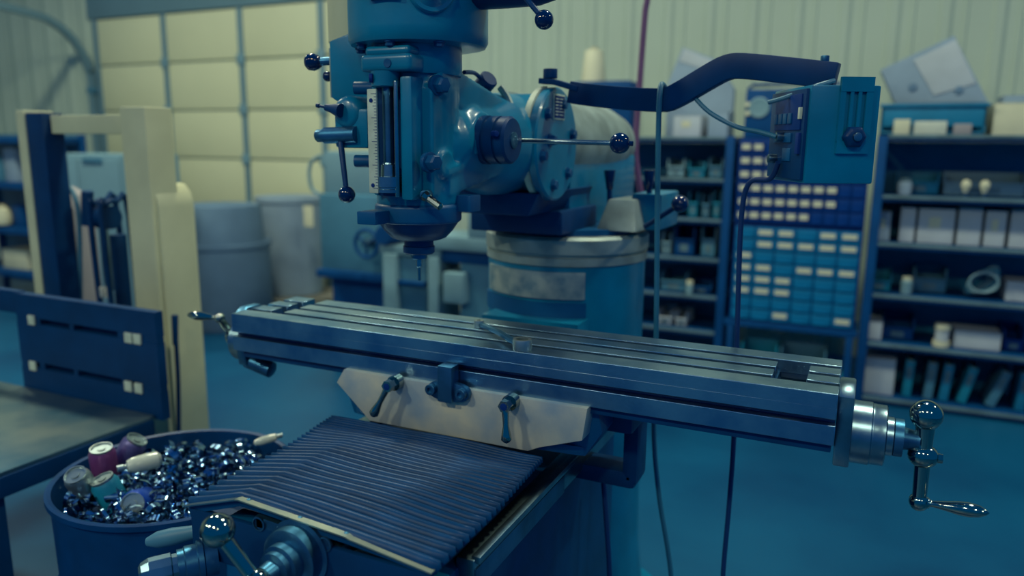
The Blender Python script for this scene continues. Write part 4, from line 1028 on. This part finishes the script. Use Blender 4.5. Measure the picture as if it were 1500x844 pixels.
# tilted carton leaning above
poly = [P(978, 122, Y=SY+.38), P(1000, 69, Y=SY+.38), P(1046, 86, Y=SY+.38), P(1075, 130, Y=SY+.38)]
zlow = 1.556
q_ = thing('open_carton', 'grey flattened carton leaning on the wall behind the left shelving boxes', 'box', (P(1020, 130, Y=SY+.38).x, SY+.4, zlow))
base = [V((poly[0].x, SY+.38, zlow)), V((poly[3].x, SY+.38, zlow))]
MB().prism([base[0], poly[0], poly[1], poly[2], poly[3], base[1]], (0, .08, 0)).build('body', 'cardboard_grey', q_, .003)
MB().prism([poly[1]+V((.01, -.004, -.01)), poly[2]+V((-.01, -.004, -.01)), poly[2]+V((.02, -.004, -.09)), poly[1]+V((-.02, -.004, -.09))], (0, .006, 0)).build('panel', 'cardboard', q_, .001)
for i, (zl_, items) in enumerate(((1.30, ((975, 1000, .12, 'mach_pale'), (1005, 1030, .1, 'teal'), (1035, 1056, .13, 'mach_grey'))), (1.05, ((975, 990, .12, 'mach_grey'), (1008, 1022, .16, 'teal'), (1028, 1040, .15, 'mach_grey'), (1044, 1056, .17, 'teal'))), (.80, ((972, 986, .14, 'cab_grey'), (990, 1020, .18, 'shelf_black'), (1030, 1052, .2, 'mach_grey'))), (.56, ((973, 1012, .12, 'mach_grey'), (1018, 1050, .08, 'shelf_black'))), (.33, ((970, 993, .09, 'cardboard'), (998, 1015, .09, 'cardboard'))))):
    nm = ('top carton shelf', 'shelf with tall tubs', 'shelf with a black tub', 'shelf with low trays', 'lowest visible shelf')[i]
    for k, (a, b, h, mt_) in enumerate(items):
        ordn = ('first', 'second', 'third', 'fourth')[k]
        cn = {'mach_pale': 'pale', 'teal': 'teal', 'mach_grey': 'blue-grey', 'cab_grey': 'light grey', 'shelf_black': 'black', 'cardboard': 'cardboard coloured'}[mt_]
        bin_('%s open bin, %s from the column on the %s' % (cn, ordn, nm if i else 'shelf under the cartons'), a, b, zl_, h, mt_, .08, .25)
cylthing('jar', 'small white-capped jar beside the low trays on left shelving', 'jar', (lx(1017, .05), SY+.045, .56), [(0, 0), (0, .022), (.05, .024), (.06, .02)], 'cab_grey', 'paper', [(.06, .021), (.085, .021), (.085, 0)])

# ================================================================== BACKGROUND LEFT / CENTRE
# two round fibre drums and pallet
fd = P(318, 445, Z=0); fd = V((-4.35, 3.95, 0))
def pxr(px0, px1, Y_): return P(px0, 380, Y=Y_).x, P(px1, 380, Y=Y_).x
x0, x1 = pxr(258, 375, 3.2)
xc, rr = (x0+x1)/2, (x1-x0)/2*.84
zt1, zt2 = P(315, 362, Y=3.0).z, P(315, 302, Y=3.15).z
t = thing('fibre_drum', 'squat lilac-grey fibre drum with a carton collar in front of the door', 'drum', (xc, 3.3, 0))
MB().lathe((xc, 3.3, 0), (xc, 3.3, 3), [(0, rr*.96), (.02, rr), (zt1-.03, rr), (zt1-.03, rr*1.03), (zt1, rr*1.03), (zt1, 0)], 40).build('body', 'cardboard_blue', t, 0)
MB().lathe((xc, 3.3, zt1), (xc, 3.3, 3), [(0, rr*.92), (zt2-zt1-.02, rr*.86), (zt2-zt1, rr*.84), (zt2-zt1, 0)], 10).build('collar', 'cardboard_blue', t, 0)
box('label_card', 'paper', t, (xc-rr-.06, 3.2, zt1+.02), (xc-rr+.03, 3.215, zt1+.30), .002)
x0, x1 = pxr(378, 470, 4.05); xc, rr = (x0+x1)/2, (x1-x0)/2*.84
zt2 = P(420, 290, Y=3.95).z
t = thing('fibre_drum', 'tall tapering grey fibre drum with white tags on a pallet', 'drum', (xc, 4.12, .13))
MB().lathe((xc, 4.12, .131), (xc, 4.12, 3), [(0, rr*.80), (.02, rr*.82), (zt2-.17, rr), (zt2-.17, rr*1.04), (zt2-.131, rr*1.04), (zt2-.131, 0)], 40).build('body', 'cardboard_grey', t, 0)
c = P(452, 317, Y=3.80); box('tag', 'paper', t, c-V((.05, .004, .09)), c+V((.05, .004, .09)), .002)
c = P(380, 330, Y=3.95); box('tag', 'paper', t, c-V((.04, .004, .16)), c+V((.03, .004, .14)), .002)
pa = thing('pallet', 'weathered wooden pallet under the tall fibre drum', 'pallet', (xc, 4.1, 0))
src = None
for k in range(6):
    yy = 3.72+.13*k
    box('plank', 'wood', pa, (xc-.42, yy, .105), (xc+.42, yy+.1, .128), .002)
for xx in (-.38, 0, .38): box('stringer', 'wood', pa, (xc+xx-.04, 3.72, 0), (xc+xx+.04, 4.45, .105), .002)
# grinder cabinet with handwheel
x0, x1 = pxr(470, 556, 2.6)
gm = thing('bench_grinder_cabinet', 'blue-grey machine cabinet with a spoked handwheel behind the head', 'machine', ((x0+x1)/2, 2.9, 0))
zt3 = P(500, 222, Y=2.6).z
box('base', 'shelf_black', gm, (x0+.02, 2.68, 0), (x1+.05, 3.2, P(500, 398, Y=2.6).z), .01)
box('body', 'mach_grey', gm, (x0, 2.6, P(500, 398, Y=2.6).z), (x1, 3.2, P(500, 285, Y=2.6).z), .02)
box('upper_body', 'cab_grey', gm, (x0+.01, 2.66, P(500, 286, Y=2.6).z), (x1-.02, 3.2, zt3), .02)
box('drip_lip', 'shelf_black', gm, (x0-.01, 2.56, P(500, 400, Y=2.6).z-.03), (x1+.04, 2.68, P(500, 396, Y=2.6).z), .005)
c = P(537, 357, Y=2.5)
hwh = MB()
hwh.tube([c+V((.085*math.cos(a*PI/10), 0, .085*math.sin(a*PI/10))) for a in range(21)], .012, 8)
for k in range(3): hwh.cyl(c, c+V((.085*math.cos(k*2.094+.5), 0, .085*math.sin(k*2.094+.5))), .008)
hw_ = hwh.build('handwheel', 'shelf_black', gm, 0); MB().lathe(c+V((0, .12, 0)), c+V((0, -.02, 0)), [(0, .03), (.1, .03), (.14, .022)], 20).build('hub', 'steel', hw_, 0)
MB().tube([P(470, 285, Y=2.75), P(458, 278, Y=2.75), P(453, 258, Y=2.75), P(456, 238, Y=2.75), P(470, 228, Y=2.75)], .012, 8, smooth=5).build('conduit', 'cab_grey', gm, 0)
# lathe / saw between column and cabinet
x0, x1 = pxr(560, 712, 2.2)
lm_ = thing('metal_lathe', 'pale blue-grey lathe with upright legs standing behind the milling table', 'machine', ((x0+x1)/2, 2.4, 0))
zA, zB_ = P(640, 345, Y=2.2).z, P(640, 366, Y=2.2).z
box('bed', 'mach_pale', lm_, (x0+.25, 2.2, zB_), (x1+.1, 2.5, zA), .01)
box('bed_way', 'shelf_black', lm_, (x0+.28, 2.24, zB_-.07), (x1+.05, 2.46, zB_+.001), .005)
for a, b in ((560, 580), (626, 642)):
    xa_, xb_ = pxr(a, b, 2.2); box('leg', 'mach_pale', lm_, (xa_, 2.2, 0), (xb_, 2.45, P(570, 372, Y=2.2).z), .008)
xa_, xb_ = pxr(580, 626, 2.25)
box('cabinet', 'mach_grey', lm_, (xa_, 2.24, 0), (xb_, 2.45, P(570, 376, Y=2.2).z), .006)
box('tray', 'shelf_black', lm_, (xa_, 2.21, P(570, 416, Y=2.2).z), (xb_, 2.26, P(570, 410, Y=2.2).z), .004)
xa_, xb_ = pxr(644, 674, 2.15)
box('motor_cover', 'mach_pale', lm_, (xa_, 2.18, P(600, 440, Y=2.15).z), (xb_, 2.4, P(600, 396, Y=2.15).z), .01)
box('headstock', 'cab_grey', lm_, (pxr(684, 720, 2.2)[0], 2.2, zA-.01), (pxr(684, 720, 2.2)[1], 2.5, P(700, 290, Y=2.2).z), .02)
xa_, xb_ = pxr(674, 720, 2.25); box('end_cabinet', 'mach_grey', lm_, (xa_, 2.25, 0), (xb_, 2.5, zB_), .01)
xa_, xb_ = pxr(560, 600, 2.25); MB().lathe((xa_+.04, 2.2, P(560, 345, Y=2.2).z), (xa_+.04, 2.5, P(560, 345, Y=2.2).z), [(0, .05), (.02, .06), (.25, .06)], 24).build('chuck', 'shelf_black', lm_, 0)
box('headstock_bridge', 'mach_pale', lm_, (xa_, 2.22, P(570, 374, Y=2.2).z), (pxr(560, 642, 2.2)[1], 2.48, P(570, 360, Y=2.2).z), .01)
# grey cabinet and dark rack behind the mast
x0, x1 = pxr(70, 187, 2.3)
gc = thing('steel_cabinet', 'pale blue-grey steel cabinet standing behind the lift mast', 'cabinet', ((x0+x1)/2, 2.5, 0))
zc_ = P(120, 226, Y=2.3).z
box('body', 'cab_grey', gc, (x0, 2.31, .04), (x1, 2.8, zc_), .012)
for a, b in ((x0+.012, (x0+x1)/2-.004), ((x0+x1)/2+.004, x1-.012)): 
    d = box('cabinet_door', 'cab_grey', gc, (a, 2.296, .08), (b, 2.312, zc_-.03), .004)
box('handle', 'steel_dark', gc, ((x0+x1)/2-.04, 2.28, 1.0), ((x0+x1)/2-.02, 2.298, 1.15), .003)
box('name_strip', 'mach_grey', gc, (P(122, 233, Y=2.3).x, 2.29, P(122, 238, Y=2.3).z), (P(150, 233, Y=2.3).x, 2.298, P(122, 231, Y=2.3).z), .001)
box('foot', 'shelf_black', gc, (x0+.03, 2.35, 0), (x1-.03, 2.75, .041), 0)
x0, x1 = pxr(-60, 72, 3.0)
rk = thing('storage_rack', 'dark storage rack with tubs at the far left behind the mast', 'rack', ((x0+x1)/2, 3.2, 0))
zr_ = P(30, 196, Y=3.0).z
for xx in (x0, x1): 
    for yy in (3.0, 3.4): box('post', 'shelf_black', rk, (xx-.03, yy, 0), (xx+.03, yy+.04, zr_), .003)
lev = [P(30, y, Y=3.0).z for y in (200, 268, 335, 398)]
for z in lev: box('shelf', 'shelf_black', rk, (x0, 3.0, z-.06), (x1, 3.44, z-.002), .003)
box('back_sheet', 'mach_grey', rk, (x0, 3.43, .1), (x1, 3.445, zr_), 0)
for i, (a, b, lv_, h, mt_, lb2) in enumerate(((-20, 14, 1, .22, 'mach_grey', 'blue-grey carton on the upper shelf of the dark rack'), (18, 34, 1, .3, 'cardboard_grey', 'tall grey carton on the upper shelf of the dark rack'), (22, 36, 2, .2, 'shelf_black', 'black box on the middle shelf of the dark rack'), (0, 36, 3, .18, 'paper', 'pale box on the low shelf of the dark rack'))):
    xa_, xb_ = pxr(a, b, 3.05)
    carton(lb2, ((xa_+xb_)/2, 3.2, lev[lv_]), (xb_-xa_, .25, h), mt_, tape=False)
c = P(-6, 288, Y=3.02)
cylthing('jar', 'round white globe jar on the dark rack', 'jar', (c.x, 3.06, lev[2]), [(0, 0), (0, .04), (.02, .075), (.09, .09), (.16, .07), (.18, .04)], 'paper', 'tape', [(.18, .042), (.2, .042), (.2, 0)])
